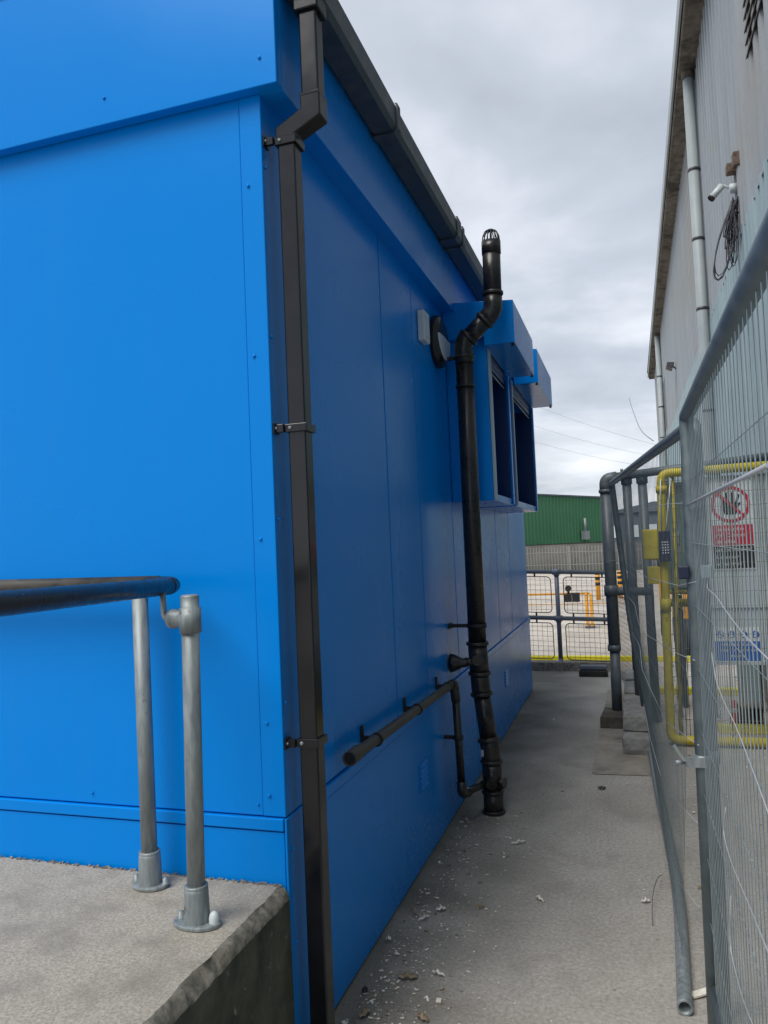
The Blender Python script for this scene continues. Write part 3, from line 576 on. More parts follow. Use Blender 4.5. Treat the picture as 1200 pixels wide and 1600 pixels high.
# cement gutter in lengths
yy = -4.2
while yy < 30.3:
    y2 = min(yy + 1.83, 30.5)
    def gx(y): return .862 + .0075 * y
    b = MB(); e_ = .004
    b.hexa([(gx(yy), yy, 7.50), (bX(yy, -.035), yy, 7.50), (bX(y2, -.035), y2 - e_, 7.50), (gx(y2), y2 - e_, 7.50), (gx(yy) - .012, yy, 7.70), (bX(yy, -.035), yy, 7.70), (bX(y2, -.035), y2 - e_, 7.70), (gx(y2) - .012, y2 - e_, 7.70)])
    b.build('gutter_length', 'asbestos', barn, bevel=.01); yy = y2
b = MB(); b.hexa([(.862 - .0315 - .045, -4.2, 7.56), (.862 - .0315 - .018, -4.2, 7.56), (.862 + .229 - .018, 30.5, 7.56), (.862 + .229 - .045, 30.5, 7.56), (.862 - .0315 - .045, -4.2, 7.78), (.862 - .0315 - .018, -4.2, 7.78), (.862 + .229 - .018, 30.5, 7.78), (.862 + .229 - .045, 30.5, 7.78)])
b.build('roof_edge_trim', 'pale_pipe', barn)
# louvred opening top right, dark door high at the far end
lv = MB(); lv.box(bX(6, -.045), bX(6, -.033), 4.6, 6.55, 5.30, 6.9); lo = lv.build('louvre_panel', 'rust', barn)
for j in range(15):
    b = MB(); z = 5.33 + j * .105; b.hexa([(bX(6, -.075), 4.6, z), (bX(6, -.046), 4.6, z + .03), (bX(6, -.046), 6.55, z + .03), (bX(6, -.075), 6.55, z), (bX(6, -.075), 4.6, z + .02), (bX(6, -.046), 4.6, z + .05), (bX(6, -.046), 6.55, z + .05), (bX(6, -.075), 6.55, z + .02)]); b.build('louvre_blade', 'asbestos', lo)
b = MB(); b.box(bX(23, -.07), bX(23, -.036), 22.4, 24.5, 4.6, 5.95); b.build('side_door', 'cable', barn)

def barn_pipe(y, r, ztop, lab):
    t = thing('warehouse_downpipe', (bX(y, -.16), y, 0), lab, 'drainpipe', 'round downpipes on the grey warehouse')
    x = bX(y, -.145)
    b = MB(); b.tube([(x, y, .02), (x, y, ztop)], r, 18); b.build('pipe', 'pale_pipe', t)
    b = MB(); b.lathe((x, y, ztop - .10), (0, 0, 1), [(0, r), (0, r + .012), (.09, r + .016), (.11, r + .016), (.11, 0)], 18); b.build('gutter_outlet', 'asbestos', t)
    for z in (.9, 2.3, 3.1, 4.4, 5.3, 6.2):
        b = MB(); b.lathe((x, y, z), (0, 0, 1), [(0, r), (0, r + .006), (.035, r + .006), (.035, r)], 18); b.box(x + r - .01, x + r + .09, y - .01, y + .01, z + .005, z + .03); b.box(x + r + .055, x + r + .065, y - .05, y + .05, z, z + .04); b.build('pipe_clip', 'cable', t)
barn_pipe(10.35, .068, 7.51, 'nearer pale grey round downpipe on the warehouse wall beneath its cement gutter')
barn_pipe(23.6, .075, 7.51, 'farther pale grey round downpipe near the end of the warehouse wall')

# security camera, cable coil, rusty box, floodlight
cm = thing('security_camera', (1.05, 7.75, 4.82), 'small white security camera bracketed to the warehouse wall above the fence', 'camera')
b = MB(); b.lathe((1.15, 7.62, 4.76), (-1, 0, 0), [(0, 0), (0, .046), (.07, .046), (.082, .03), (.082, 0)], 16); b.build('mount', 'white', cm)
b = MB(); b.tube(arc([(1.08, 7.62, 4.76), (1.03, 7.62, 4.80), (1.0, 7.62, 4.79)], .02), .012, 8); b.build('arm', 'white', cm)
cdv = Vector((-.11, -.02, -.12)).normalized(); c0 = Vector((1.01, 7.62, 4.80))
b = MB(); b.tube([c0, c0 + cdv * .14], .031, 16); b.build('camera_body', 'white', cm)
b = MB(); b.lathe(c0 + cdv * .14, cdv, [(0, .034), (.016, .034), (.016, .027), (.007, .025), (.007, 0)], 16); b.build('lens_hood', 'black', cm)
rb = thing('rusty_box', (1.12, 7.55, 4.95), 'two small rusty boxes joined together above the white security camera', 'junction box')
b = MB(); b.box(1.085, 1.165, 7.38, 7.48, 4.87, 5.00); b.build('large_box', 'rust', rb, bevel=.01)
b = MB(); b.box(1.05, 1.15, 7.54, 7.64, 4.885, 4.975); b.build('small_box', 'rust', rb, bevel=.01)
cc = thing('cable_coil', (1.1, 7.5, 4.3), 'tangled bundle of dark cables hanging below the white security camera', 'cables')
rng = random.Random(11)
for k in range(20):
    ln = rng.uniform(.30, .62) if k > 3 else rng.uniform(.66, .76); wdt = rng.uniform(.012, .045) if k > 3 else .085
    x = 1.115 - rng.uniform(0, .05); yc_ = 7.5 + rng.uniform(-.05, .05); lean = rng.uniform(.02, .13) if k > 3 else rng.uniform(.15, .19); pts = []
    for j in range(17):
        a = math.pi * 2 * j / 16; s_ = math.sin(a / 2)
        pts.append((x - lean * s_ * s_ + wdt * math.sin(a) * s_, yc_ + .04 * math.sin(a * 2 + k), 4.60 - ln * s_ * s_))
    b = MB(); b.tube(pts, .0045, 6, caps=False); b.build('cable', 'cable', cc)
b = MB(); b.tube([(1.08, 7.44, 4.47), (1.04, 7.50, 4.45), (1.08, 7.60, 4.47), (1.12, 7.5, 4.48), (1.08, 7.44, 4.47)], .009, 6); b.build('binding', 'cable', cc)
fl = thing('floodlight', (1.2, 17.4, 5.2), 'small dark floodlight sticking out of the warehouse wall above the fence', 'floodlight')
b = MB(); b.box(bX(17.4, -.06), bX(17.4, -.03), 17.35, 17.5, 5.05, 5.2); b.tube([(bX(17.4, -.05), 17.42, 5.12), (1.12, 17.42, 5.2)], .015, 6); b.build('bracket', 'cable', fl)
b = MB(); b.hexa([(.98, 17.25, 5.18), (1.10, 17.25, 5.12), (1.10, 17.6, 5.12), (.98, 17.6, 5.18), (1.00, 17.25, 5.27), (1.15, 17.25, 5.25), (1.15, 17.6, 5.25), (1.00, 17.6, 5.27)]); b.build('lamp_head', 'cable', fl, bevel=.01)

# ================================================================ TEMPORARY FENCE PANELS
WR = .0018
def lerp(a, b, t): return Vector(a) * (1 - t) + Vector(b) * t
def mesh_between(TA, TB, BA, BB, parent, nv, nh, r=WR, r2=.001, m_='wire'):
    b = MB()
    for k in range(1, nv):
        t = k / nv; b.tube([lerp(TA, TB, t), lerp(BA, BB, t)], r, 4, caps=False, smooth=False)
    for k in range(1, nh):
        t = k / nh; p, q = lerp(TA, BA, t), lerp(TB, BB, t); b.tube([p + Vector((-.003, 0, 0)), q + Vector((-.003, 0, 0))], r2, 4, caps=False, smooth=False)
    return b.build('wire_mesh', m_, parent, kind='stuff')
G1 = 'temporary steel mesh fence panels'
f1 = thing('mesh_fence', (.2, 1.0, 0), 'nearest steel mesh fence panel passing close by on the right edge', 'fence', G1)
fr = .0225
b = MB(); b.tube(arc([(.180, 2.675, .0), (.203, 2.665, 1.965), (.20, -.75, 1.95), (.20, -.75, .0)], .02, 3), fr, 18); b.build('tube_frame', 'galv_fence', f1)
b = MB(); b.tube([(.185, 2.645, .14), (.20, -.73, .14)], .016, 14); b.build('bottom_rail', 'galv_fence', f1)
mesh_between((.203, 2.64, 1.95), (.20, -.72, 1.94), (.183, 2.64, .15), (.20, -.72, .15), f1, 72, 9, .0013, .0009)
b = MB(); b.tube([(.188, 2.64, 1.672), (.186, 1.134, 1.668)], .0042, 8); b.build('bracing_rod', 'bright_wire', f1)
def wire(parent, pts, r=.0014, name='loose_wire', m_='bright_wire'):
    b = MB(); b.tube(arc(pts, .06, 3), r, 6); return b.build(name, m_, parent)
wire(f1, [(.205, 2.30, 1.45), (.185, 2.103, 1.438), (.185, 1.911, 1.436), (.185, 1.668, 1.412), (.185, 1.456, 1.397), (.185, 1.1, 1.39)])
wire(f1, [(.185, 2.089, 1.278), (.185, 2.031, 1.224), (.185, 1.91, 1.202), (.185, 1.676, 1.192), (.185, 1.481, 1.165), (.185, 1.2, 1.12)])
wire(f1, [(.185, 1.977, .931), (.18, 2.029, .856), (.18, 1.894, .841), (.185, 1.608, .86), (.185, 1.3, .89)])
wire(f1, [(.185, 1.986, .723), (.18, 2.047, .575), (.185, 1.873, .552), (.185, 1.6, .62)])
f2 = thing('mesh_fence', (.1, 4.6, 0), 'farther steel mesh fence panel leaning outwards towards the dark tube post', 'fence', G1)
TA, TB, BA, BB = Vector((.232, 2.715, 1.95)), Vector((-.095, 6.05, 1.99)), Vector((.105, 2.95, .06)), Vector((.066, 6.45, .05))
b = MB(); b.tube(arc([(.214, 2.735, .0), TA, TB, (-.02, 6.3, .95), (.066, 6.5, .04)], .06, 5), fr, 18); b.build('tube_frame', 'galv_fence', f2)
mesh_between(TA - Vector((0, 0, .02)), TB - Vector((0, 0, .02)), BA, BB, f2, 76, 9, .0010, .0007, 'galv_fence')
wire(f2, [(.185, 2.44, 1.437), (.167, 3.002, 1.391), (.084, 4.386, 1.354), (.006, 5.689, 1.366), (-.056, 6.5, 1.395), (-.19, 6.84, 1.37)])
wire(f2, [(-.03, 6.281, 1.12), (.02, 5.448, 1.115), (.036, 5.185, 1.014), (.075, 4.526, 1.021), (.159, 3.128, 1.123), (.18, 2.60, 1.18)])
wire(f2, [(-.007, 5.9, .876), (.036, 5.185, .871), (.039, 5.128, .737), (.078, 4.485, .721), (.12, 3.788, .714), (.178, 2.62, .91)])
wire(f2, [(.039, 5.138, .514), (.058, 4.812, .395), (.095, 4.197, .337), (.125, 3.695, .402), (.184, 2.713, .616)])
wire(f2, [(-.047, 6.3, 1.74), (.074, 4.557, 1.722), (.151, 3.259, 1.702), (.18, 2.70, 1.682)])
wire(f2, [(.10, 3.8, .085), (.09, 3.924, .03), (.129, 3.634, .053), (.165, 2.9, .28)])
wire(f2, [(.054, 4.889, 2.427), (.060, 4.75, 2.36), (.069, 4.596, 2.295), (.078, 4.42, 2.225), (.086, 4.2, 2.155), (.096, 3.98, 2.095), (.108, 3.75, 2.045), (.128, 3.5, 1.99)], r=.0024)
# clamp joining the two panels, blue-green clips
cl = MB(); cl.lathe((.190, 2.670, .83), (0, 0, 1), [(0, fr), (0, fr + .005), (.04, fr + .005), (.04, fr)], 16); cl.lathe((.222, 2.728, .83), (0, 0, 1), [(0, fr), (0, fr + .005), (.04, fr + .005), (.04, fr)], 16)
cl.box(.135, .20, 2.638, 2.646, .835, .865); cl.tube([(.15, 2.66, .85), (.105, 2.63, .85)], .008, 8); cl.hexa([(.128, 2.615, .86), (.138, 2.615, .86), (.138, 2.63, .86), (.128, 2.63, .86), (.100, 2.615, .905), (.108, 2.615, .91), (.108, 2.63, .91), (.100, 2.63, .905)])
single(cl, 'fence_clamp', 'galv', (.18, 2.66, .83), 'steel clamp with pale lever joining the two nearest fence posts', 'clamp')
ck = thing('fence_clip', (.19, 2.66, 1.46), 'pair of small blue green plastic clips on the fence post', 'clip')
for x in (.166, .232):
    b = MB(); b.box(x - .017, x + .017, 2.625, 2.645, 1.435, 1.478); b.build('clip_block', 'teal' if x > .2 else 'navy', ck, bevel=.005)
lt = MB(); lt.tube(arc([(.094, 2.735, .026), (.127, 3.55, .026), (.112, 4.30, .026), (.085, 5.2, .026), (.07, 6.35, .026)], .5, 8), .0245, 16, caps=False)
lt.lathe((.094, 2.73, .026), (-.03, 1, 0), [(.06, 0), (.02, .019), (0, .020), (0, .0255), (.015, .0255)], 16)
single(lt, 'loose_tube', 'galv', (.1, 4.5, 0), 'long galvanised tube with an open end lying along the fence foot', 'steel tube')
single(MB().obox((.155, 2.86, .012), (.035, .02, .004), (-.008, .012, .0), (0, .0, .003)), 'torn_card', 'litter', (.155, 2.86, 0), 'small torn piece of pale card on the ground by the fence post', 'card')

# ================================================================ DARK TUBE FRAME
tf = thing('tube_frame', (-.15, 6.9, 0), 'dark grey tube frame with elbow topped post and long top rail', 'tube frame')
b = MB(); b.tube([(-.168, 6.9, .075), (-.160, 6.9, .62)], .043, 20); b.tube([(-.160, 6.9, .60), (-.162, 6.9, 2.03)], .050, 20); b.build('main_post', 'darkgrey', tf)
b = MB(); b.tube(arc([(-.162, 6.9, 1.98), (-.160, 6.9, 2.085), (-.06, 6.9, 2.095)], .06, 6), .052, 20); b.lathe((-.162, 6.9, 1.965), (0, 0, 1), [(0, .05), (0, .06), (.03, .06), (.03, .05)], 20); b.build('elbow', 'darkgrey', tf)
b = MB(); b.tube([(-.08, 6.9, 2.10), (1.13, 6.9, 2.185)], .036, 18); b.build('top_rail', 'darkgrey', tf)
for x in (.022, .150):
    b = MB(); b.tube([(x, 6.93, .0), (x - .008, 6.93, 2.11)], .038, 18); b.lathe((x - .008, 6.93, 2.03), (0, 0, 1), [(0, .04), (0, .048), (.10, .048), (.10, .03)], 18); b.build('upright', 'darkgrey', tf)
b = MB(); b.tube([(-.17, 6.9, 1.115), (.16, 6.92, 1.10)], .036, 16); b.lathe((-.162, 6.9, 1.075), (0, 0, 1), [(0, .05), (0, .06), (.09, .06), (.09, .05)], 20); b.build('mid_rail', 'darkgrey', tf)
b = MB(); b.lathe((-.163, 6.9, .60), (0, 0, 1), [(0, .05), (0, .056), (.05, .056), (.05, .05)], 20); b.build('collar', 'darkgrey', tf)
b = MB(); b.tube([(-.02, 6.9, 2.13), (-.02, 6.9, 2.165)], .012, 8); b.build('bolt', 'darkgrey', tf)
single(MB().hexa([(-.305, 6.60, .003), (-.115, 6.60, .003), (-.10, 7.02, .003), (-.28, 7.02, .003), (-.30, 6.61, .10), (-.12, 6.61, .095), (-.105, 7.0, .09), (-.275, 7.0, .095)]), 'post_block', 'foot', (-.2, 6.8, 0), 'dark weathered block at the foot of the tall dark tube post', 'block', bevel=.008)
# stack of kerb stones
G2 = 'rough kerb stones laid in a row beside the dark post'
rng = random.Random(2)
stones = [((-.12, .085, 5.83, 6.20, .004, .12), 'nearest and lowest of the rough grey kerb stones'), ((-.115, .075, 6.03, 6.42, .122, .235), 'rough grey kerb stone second from the front of the row'),
          ((-.11, .07, 6.44, 6.95, .004, .225), 'rough grey kerb stone third from the front of the row'), ((-.105, .06, 6.98, 7.5, .004, .24), 'rough grey kerb stone fourth from the front of the row'), ((-.10, .06, 7.54, 8.1, .004, .25), 'farthest of the rough grey kerb stones, by the mesh railing')]
for (x0_, x1_, y0_, y1_, z0_, z1_), lab in stones:
    b = MB(); nx, ny, nz = 4, 5, 3; idx = {}
    for i in range(nx + 1):
        for j in range(ny + 1):
            for k in range(nz + 1):
                if i in (0, nx) or j in (0, ny) or k in (0, nz):
                    idx[i, j, k] = len(b.v); q = .012
                    ex = .5 if (i in (0, nx)) + (j in (0, ny)) + (k in (0, nz)) > 1 else 0
                    sg = lambda a, n_: -1 if a == n_ else (1 if a == 0 else 0)
                    b.v.append((x0_ + (x1_ - x0_) * i / nx + rng.uniform(-q, q) * .5 + sg(i, nx) * ex * .014, y0_ + (y1_ - y0_) * j / ny + rng.uniform(-q, q) * .4 + sg(j, ny) * ex * .014, max(.002, z0_ + (z1_ - z0_) * k / nz + rng.uniform(-q, q) * .4 + sg(k, nz) * ex * .012)))
    def quad(a, b_, c, d): b.f.append((idx[a], idx[b_], idx[c], idx[d])); b.sm.append(False); b.mi.append(0)
    for i in range(nx):
        for j in range(ny):
            for k in (0, nz): quad((i, j, k), (i + 1, j, k), (i + 1, j + 1, k), (i, j + 1, k))
    for i in range(nx):
        for k in range(nz):
            for j in (0, ny): quad((i, j, k), (i + 1, j, k), (i + 1, j, k + 1), (i, j, k + 1))
    for j in range(ny):
        for k in range(nz):
            for i in (0, nx): quad((i, j, k), (i, j + 1, k), (i, j + 1, k + 1), (i, j, k + 1))
    single(b, 'kerb_stone', 'stone', ((x0_ + x1_) / 2, (y0_ + y1_) / 2, z0_), lab, 'stone', G2)

# ================================================================ YELLOW GATE WITH SIGNS
gt = thing('yellow_gate', (.7, 6.14, 0), 'yellow tube framed mesh gate behind the fence carrying safety signs', 'gate')
b = MB(); b.tube(arc([(1.14, 6.14, .05), (.225, 6.14, .045), (.262, 6.14, 2.045), (1.14, 6.14, 2.055)], .07, 6), .033, 18); b.build('gate_frame', 'yellow', gt)
b = MB(); b.lathe((.2606, 6.14, 1.90), (0, 0, 1), [(0, .034), (0, .042), (.05, .042), (.05, .034)], 18); b.build('gate_socket', 'yellow', gt); b = MB(); b.lathe((.243, 6.14, 1.0), (0, 0, 1), [(0, .034), (0, .040), (.10, .040), (.10, .034)], 18); b.build('gate_socket', 'yellow', gt)
b = MB(); b.tube([(.30, 6.16, .06), (.345, 6.16, 2.03)], .012, 8); b.build('drop_rod', 'yellow', gt)
b = MB(); nn = 0
x = .285
while x < 1.13: b.tube([(x, 6.14, .08), (x + .02, 6.14, 2.02)], .0022, 4, caps=False, smooth=False); x += .0265
z = .20
while z < 2.0: b.tube([(.27, 6.138, z), (1.13, 6.138, z)], .0018, 4, caps=False, smooth=False); z += .105
b.build('wire_mesh', 'rusty_wire', gt, kind='stuff')
b = MB()
for y_, z_, r_ in ((7.5, .99, .03), (7.55, 1.05, .022)): pass
b = MB(); b.box(.556, 1.12, 6.165, 6.18, .60, 2.0); b.build('back_sheet', 'sheet', gt, bevel=.002)
b = MB(); b.box(.558, 1.118, 6.152, 6.163, 1.02, 1.03); b.build('sheet_rib', 'sheet', gt); b = MB(); b.box(.558, 1.118, 6.152, 6.163, .605, .625); b.build('sheet_rib', 'sheet', gt)
for nm, m_, xx in (('yellow_box', 'yellow', None),): pass
yb = thing('yellow_box', (.156, 6.1, 1.4), 'square yellow metal box beside the gate post, larger of two', 'box', 'yellow boxes on the gate post')
b = MB(); b.box(.105, .215, 6.06, 6.105, 1.395, 1.625); b.build('case', 'yellow', yb, bevel=.005)
b = MB(); b.box(.112, .208, 6.052, 6.0595, 1.405, 1.615); b.build('lid', 'yellow', yb, bevel=.002)
single(MB().box(.125, .208, 6.06, 6.10, 1.215, 1.345), 'yellow_box', 'yellow', (.166, 6.1, 1.22), 'small yellow box mounted lower on the gate post, below the larger one', 'box', 'yellow boxes on the gate post', bevel=.004)
nb = thing('keypad_box', (.26, 6.1, 1.4), 'dark navy box with a grid of small buttons beside the yellow box', 'keypad')
b = MB(); b.box(.222, .300, 6.06, 6.10, 1.38, 1.61); b.build('case', 'navy', nb, bevel=.004)
for r_ in range(5):
    for c_ in range(3):
        b = MB(); b.box(.238 + c_ * .018, .248 + c_ * .018, 6.056, 6.0595, 1.44 + r_ * .02, 1.450 + r_ * .02); b.build('button', 'white', nb)
b = MB(); b.tube(arc([(.24, 6.08, 1.61), (.245, 6.09, 1.85), (.26, 6.10, 2.0)], .05), .006, 6); b.tube(arc([(.275, 6.08, 1.61), (.30, 6.09, 1.8), (.33, 6.10, 2.0)], .05), .006, 6); b.build('conduit', 'white', nb)

# prohibition sign with hand, red and black panels
sg = thing('no_entry_sign', (.735, 6.14, 1.6), 'safety sign with crossed out raised hand above red and black panels', 'sign')
yS = 6.158
b = MB(); b.box(.590, .885, yS, yS + .006, 1.30, 1.955); b.build('sign_plate', 'signwhite', sg, bevel=.001)
b = MB(); n = 40; cx, cz = .735, 1.785
vs = []
for k in range(n):
    a = 2 * math.pi * k / n
    for r_ in (.135, .112): vs += [(cx + r_ * math.cos(a), yS - .003, cz + r_ * math.sin(a))]
b.add(vs, [(2 * k, 2 * ((k + 1) % n), 2 * ((k + 1) % n) + 1, 2 * k + 1) for k in range(n)]); b.build('red_ring', 'red', sg)
b = MB(); HS = 1.22
pm = [(-.035, -.062), (.030, -.062), (.040, -.03), (.042, .01), (-.040, .012), (-.043, -.02)]
b.prism([(cx + p[0] * HS, cz + p[1] * HS) for p in pm], 'y', yS - .002, yS - .0005)
for fx, ln, an in ((-.043, .060, -16), (-.016, .075, -5), (.013, .075, 5), (.042, .060, 15)):
    a = R(an); d = Vector((math.sin(a), math.cos(a))); q = Vector((d.y, -d.x)) * .0085; o_ = Vector((cx + fx, cz + .010))
    b.prism([tuple(o_ - q), tuple(o_ + q), tuple(o_ + d * ln + q), tuple(o_ + d * (ln + .006)), tuple(o_ + d * ln - q)], 'y', yS - .002, yS - .0005)
b.prism([(cx + .038, cz - .035), (cx + .044, cz - .005), (cx + .075, cz + .022), (cx + .082, cz + .010)], 'y', yS - .002, yS - .0005)
b.build('hand_symbol', 'black', sg)
b = MB(); d = Vector((1, -1)).normalized(); q = Vector((1, 1)).normalized() * .010; c_ = Vector((cx, cz))
b.prism([tuple(c_ - d * .12 - q), tuple(c_ + d * .12 - q), tuple(c_ + d * .12 + q), tuple(c_ - d * .12 + q)], 'y', yS - .0045, yS - .0035); b.build('red_slash', 'red', sg)
b = MB(); b.box(.600, .877, yS - .003, yS - .0005, 1.485, 1.632); b.build('red_panel', 'red', sg)
b = MB(); b.box(.600, .877, yS - .003, yS - .0005, 1.312, 1.476); b.build('black_panel', 'black', sg)
for i, t_ in enumerate(('Construction', 'area. Contact', 'site office')): text(t_, .038, (.612, yS - .0045, 1.590 - i * .046), 'signwhite', sg, align='LEFT')
for i, t_ in enumerate(('Vehicle and area', 'Keep clear', 'of the drive')): text(t_, .036, (.612 + i * .004, yS - .0045, 1.437 - i * .052), 'signwhite', sg, align='LEFT')
bs = thing('blue_safety_sign', (.72, 6.14, .74), 'blue and white safety sign with round pictograms low on the gate', 'sign')
b = MB(); b.box(.565, .895, yS, yS + .006, .625, .875); b.build('sign_plate', 'signwhite', bs, bevel=.001)
b = MB(); b.box(.572, .888, yS - .003, yS - .0005, .632, .775); b.build('blue_panel', 'signblue', bs)
for k in range(4):
    b = MB(); b.lathe((.612 + k * .079, yS - .0005, .825), (0, -1, 0), [(0, 0), (.002, .0), (.002, .026), (0, .026)], 20)
    q_ = b.build('pictogram', 'signblue', bs)
    b = MB(); b.lathe((.612 + k * .079, yS - .003, .832), (0, -1, 0), [(0, .009), (.0008, .009), (.0008, 0)], 10); b.box(.601 + k * .079, .623 + k * .079, yS - .0036, yS - .0029, .806, .820); b.build('pictogram_figure', 'signwhite', q_)
for i, t_ in enumerate(('Helmet and boots', 'must be worn on', 'this site')): text(t_, .034, (.73, yS - .0045, .742 - i * .042), 'signwhite', bs)

# behind the gate
bb = thing('pipe_barrier', (.7, 7.6, 0), 'weathered yellow pipe barrier standing behind the mesh gate', 'barrier')
for z_, r_ in ((1.06, .026), (.965, .030), (.93, .012)):
    b = MB(); b.tube([(.30, 7.5, z_), (1.16, 7.5, z_ - .03)], r_, 12); b.build('rail', 'yellow', bb)
for x_ in (.42, 1.05):
    b = MB(); b.tube([(x_, 7.54, 0), (x_, 7.54, 1.02)], .026, 12); b.build('leg', 'darkgrey', bb)
def bollard(x, y, h, r, lab, bands, group='yellow and black banded bollards beyond the fence'):
    t = thing('bollard', (x, y, 0), lab, 'bollard', group)
    b = MB(); b.lathe((x, y, 0), (0, 0, 1), [(0, 0), (0, r), (h - .02, r), (h, r * .7), (h, 0)], 18); b.build('post', 'orange', t)
    for z0_, z1_ in bands:
        b = MB(); b.lathe((x, y, z0_), (0, 0, 1), [(0, r), (0, r + .003), (z1_ - z0_, r + .003), (z1_ - z0_, r)], 18); b.build('black_band', 'black', t)
bollard(.675, 10.5, 1.22, .052, 'yellow bollard with brown lower half seen through the mesh beside the fence post', ((0, .5), (1.08, 1.2)))
bollard(.62, 12.2, 1.28, .05, 'yellow bollard between the gate post and the nearer bollard behind it', ((0, .35), (1.1, 1.22)))
bollard(.47, 12.8, 1.22, .05, 'leftmost yellow bollard seen through the gate mesh', ((0, .4), (1.08, 1.2)))
bollard(-.80, 20.3, .70, .060, 'short yellow bollard with black bands behind the railing', ((.36, .44), (.50, .58), (.63, .68)))
bollard(-.26, 20.6, .70, .060, 'short yellow bollard with black bands seen right of the dark post', ((.36, .44), (.50, .58), (.63, .68)))
sc = thing('steel_cabinet', (.46, 7.1, 0), 'dark grey green steel cabinet on legs behind the yellow gate post', 'cabinet')
b = MB(); b.box(.325, .660, 7.02, 7.24, 1.10, 2.03); b.build('cabinet_body', 'greygreen', sc, bevel=.006)
for x0_ in (.332, .495):
    b = MB(); b.box(x0_, x0_ + .158, 7.008, 7.0185, 1.12, 2.01); d_ = b.build('cabinet_door', 'greygreen', sc, bevel=.003)
    b = MB(); b.box(x0_ + .07, x0_ + .085, 6.995, 7.0075, 1.50, 1.60); b.build('handle', 'galv', d_)
for x0_ in (.34, .62):
    b = MB(); b.box(x0_, x0_ + .03, 7.10, 7.13, 0, 1.099); b.build('leg', 'darkgrey', sc)
tp = thing('teal_post_box', (.95, 7.35, 0), 'pale teal metal column standing behind the sign gate near the warehouse', 'column')
b = MB(); b.box(.865, 1.035, 7.36, 7.50, 0.0, 1.30); b.build('column', 'teal', tp, bevel=.006)
b = MB(); b.box(.935, .950, 7.350, 7.3585, .05, 1.28); b.build('rib', 'teal', tp, bevel=.002)
rg = thing('traffic_cone_stub', (.73, 6.56, 0), 'small red and white plastic marker on the ground behind the gate', 'marker')
b = MB(); b.lathe((.735, 6.72, -.006), (0, 0, 1), [(0, 0), (0, .036), (.20, .030), (.235, .018), (.24, 0)], 14); b.build('marker_body', 'redplastic', rg)
b = MB(); b.lathe((.735, 6.72, .14), (0, 0, 1), [(0, .0335), (.035, .0325)], 14); b.build('white_band', 'white', rg)
bk = thing('black_crate', (.85, 6.75, 0), 'low black slatted crate on the ground beside the red marker', 'crate')
b = MB(); b.box(.785, .945, 6.70, 6.90, -.006, .02); b.box(.785, .945, 6.86, 6.90, .02, .17); b.build('base', 'black', bk)
for k in range(5):
    b = MB(); b.box(.787 + k * .034, .807 + k * .034, 6.70, 6.715, .02, .17); b.build('slat', 'black', bk)
b = MB(); b.box(.783, .947, 6.698, 6.902, .171, .19); b.build('rim', 'cement', bk, bevel=.004)

# ================================================================ GREY RAILING AT THE END OF THE PATH
rl = thing('grey_railing', (-1.2, 9.47, .1), 'grey tubular railing with rounded mesh panels across the end of the path', 'railing')
RY = 9.47
def rz(x): return -.040 * (x + .845)   # the run falls gently to the right
b = MB(); b.tube([(-4.0, RY, 1.185 + rz(-4.0)), (-.20, RY, 1.185 + rz(-.2))], .026, 16); b.build('top_rail', 'railgrey', rl)
b = MB(); b.tube([(-4.0, RY, .625 + rz(-4.0)), (-.20, RY, .625 + rz(-.2))], .026, 16); b.build('mid_rail', 'railgrey', rl)
for x_ in (-.852, -2.05, -3.25):
    b = MB(); b.tube([(x_, RY, .10), (x_, RY, 1.19 + rz(x_))], .027, 16); p = b.build('post', 'railgrey', rl)
    for z_ in (1.185, .625):
        b = MB(); b.tube([(x_ - .05, RY, z_ + rz(x_)), (x_ + .05, RY, z_ + rz(x_))], .034, 16); b.lathe((x_, RY, z_ + rz(x_) - .05), (0, 0, 1), [(0, .028), (0, .034), (.045, .034)], 16); b.build('tee_fitting', 'railgrey', p)
    b = MB(); b.lathe((x_, RY, .10), (0, 0, 1), [(0, .0), (0, .055), (.012, .055), (.012, .03), (.05, .03)], 16); b.build('base_flange', 'railgrey', p)
def mesh_panel(P, parent, cell=.0595):
    """P(u,v) maps panel coordinates (metres) to the world; P.w,P.h size"""
    f_, w_, h_ = P
    rr = .05; c = []
    for (cx_, cz_, a0) in ((w_ - rr, h_ - rr, 0), (rr, h_ - rr, 90), (rr, rr, 180), (w_ - rr, rr, 270)):
        for k in range(5): a = R(a0 + k * 22.5); c.append(f_(cx_ + rr * math.cos(a), cz_ + rr * math.sin(a)))
    b = MB(); b.tube(c + [c[0]], .0055, 8, caps=False); pn = b.build('mesh_panel', 'dark_mesh', parent)
    b = MB(); u = cell * .6
    while u < w_ - .01: b.tube([f_(u, .006), f_(u, h_ - .006)], .0019, 4, caps=False, smooth=False); u += cell
    v = cell * .6
    while v < h_ - .01: b.tube([f_(.006, v), f_(w_ - .006, v)], .0019, 4, caps=False, smooth=False); v += cell
    b.build('panel_wires', 'dark_mesh', pn, kind='stuff')
    return pn
for xa, xb in ((-.775, -.22), (-1.98, -.925), (-3.18, -2.12)):
    for za_, zb_ in ((.69, 1.125), (.13, .565)):
        f_ = lambda u, v, xa=xa, za_=za_: (xa + u, RY, za_ + v + rz(xa + u))
        pn = mesh_panel((f_, xb - xa, zb_ - za_), rl)
        for uu in (.18, .82):
            x_ = xa + (xb - xa) * uu; b = MB()
            b.box(x_ - .010, x_ + .010, RY - .008, RY + .008, (zb_ if za_ > .5 else zb_) + rz(x_), (1.165 if za_ > .5 else .605) + rz(x_))
            if za_ > .5: b.box(x_ - .010, x_ + .010, RY - .008, RY + .008, .645 + rz(x_), za_ + rz(x_))
            b.build('hanger', 'dark_mesh', pn)
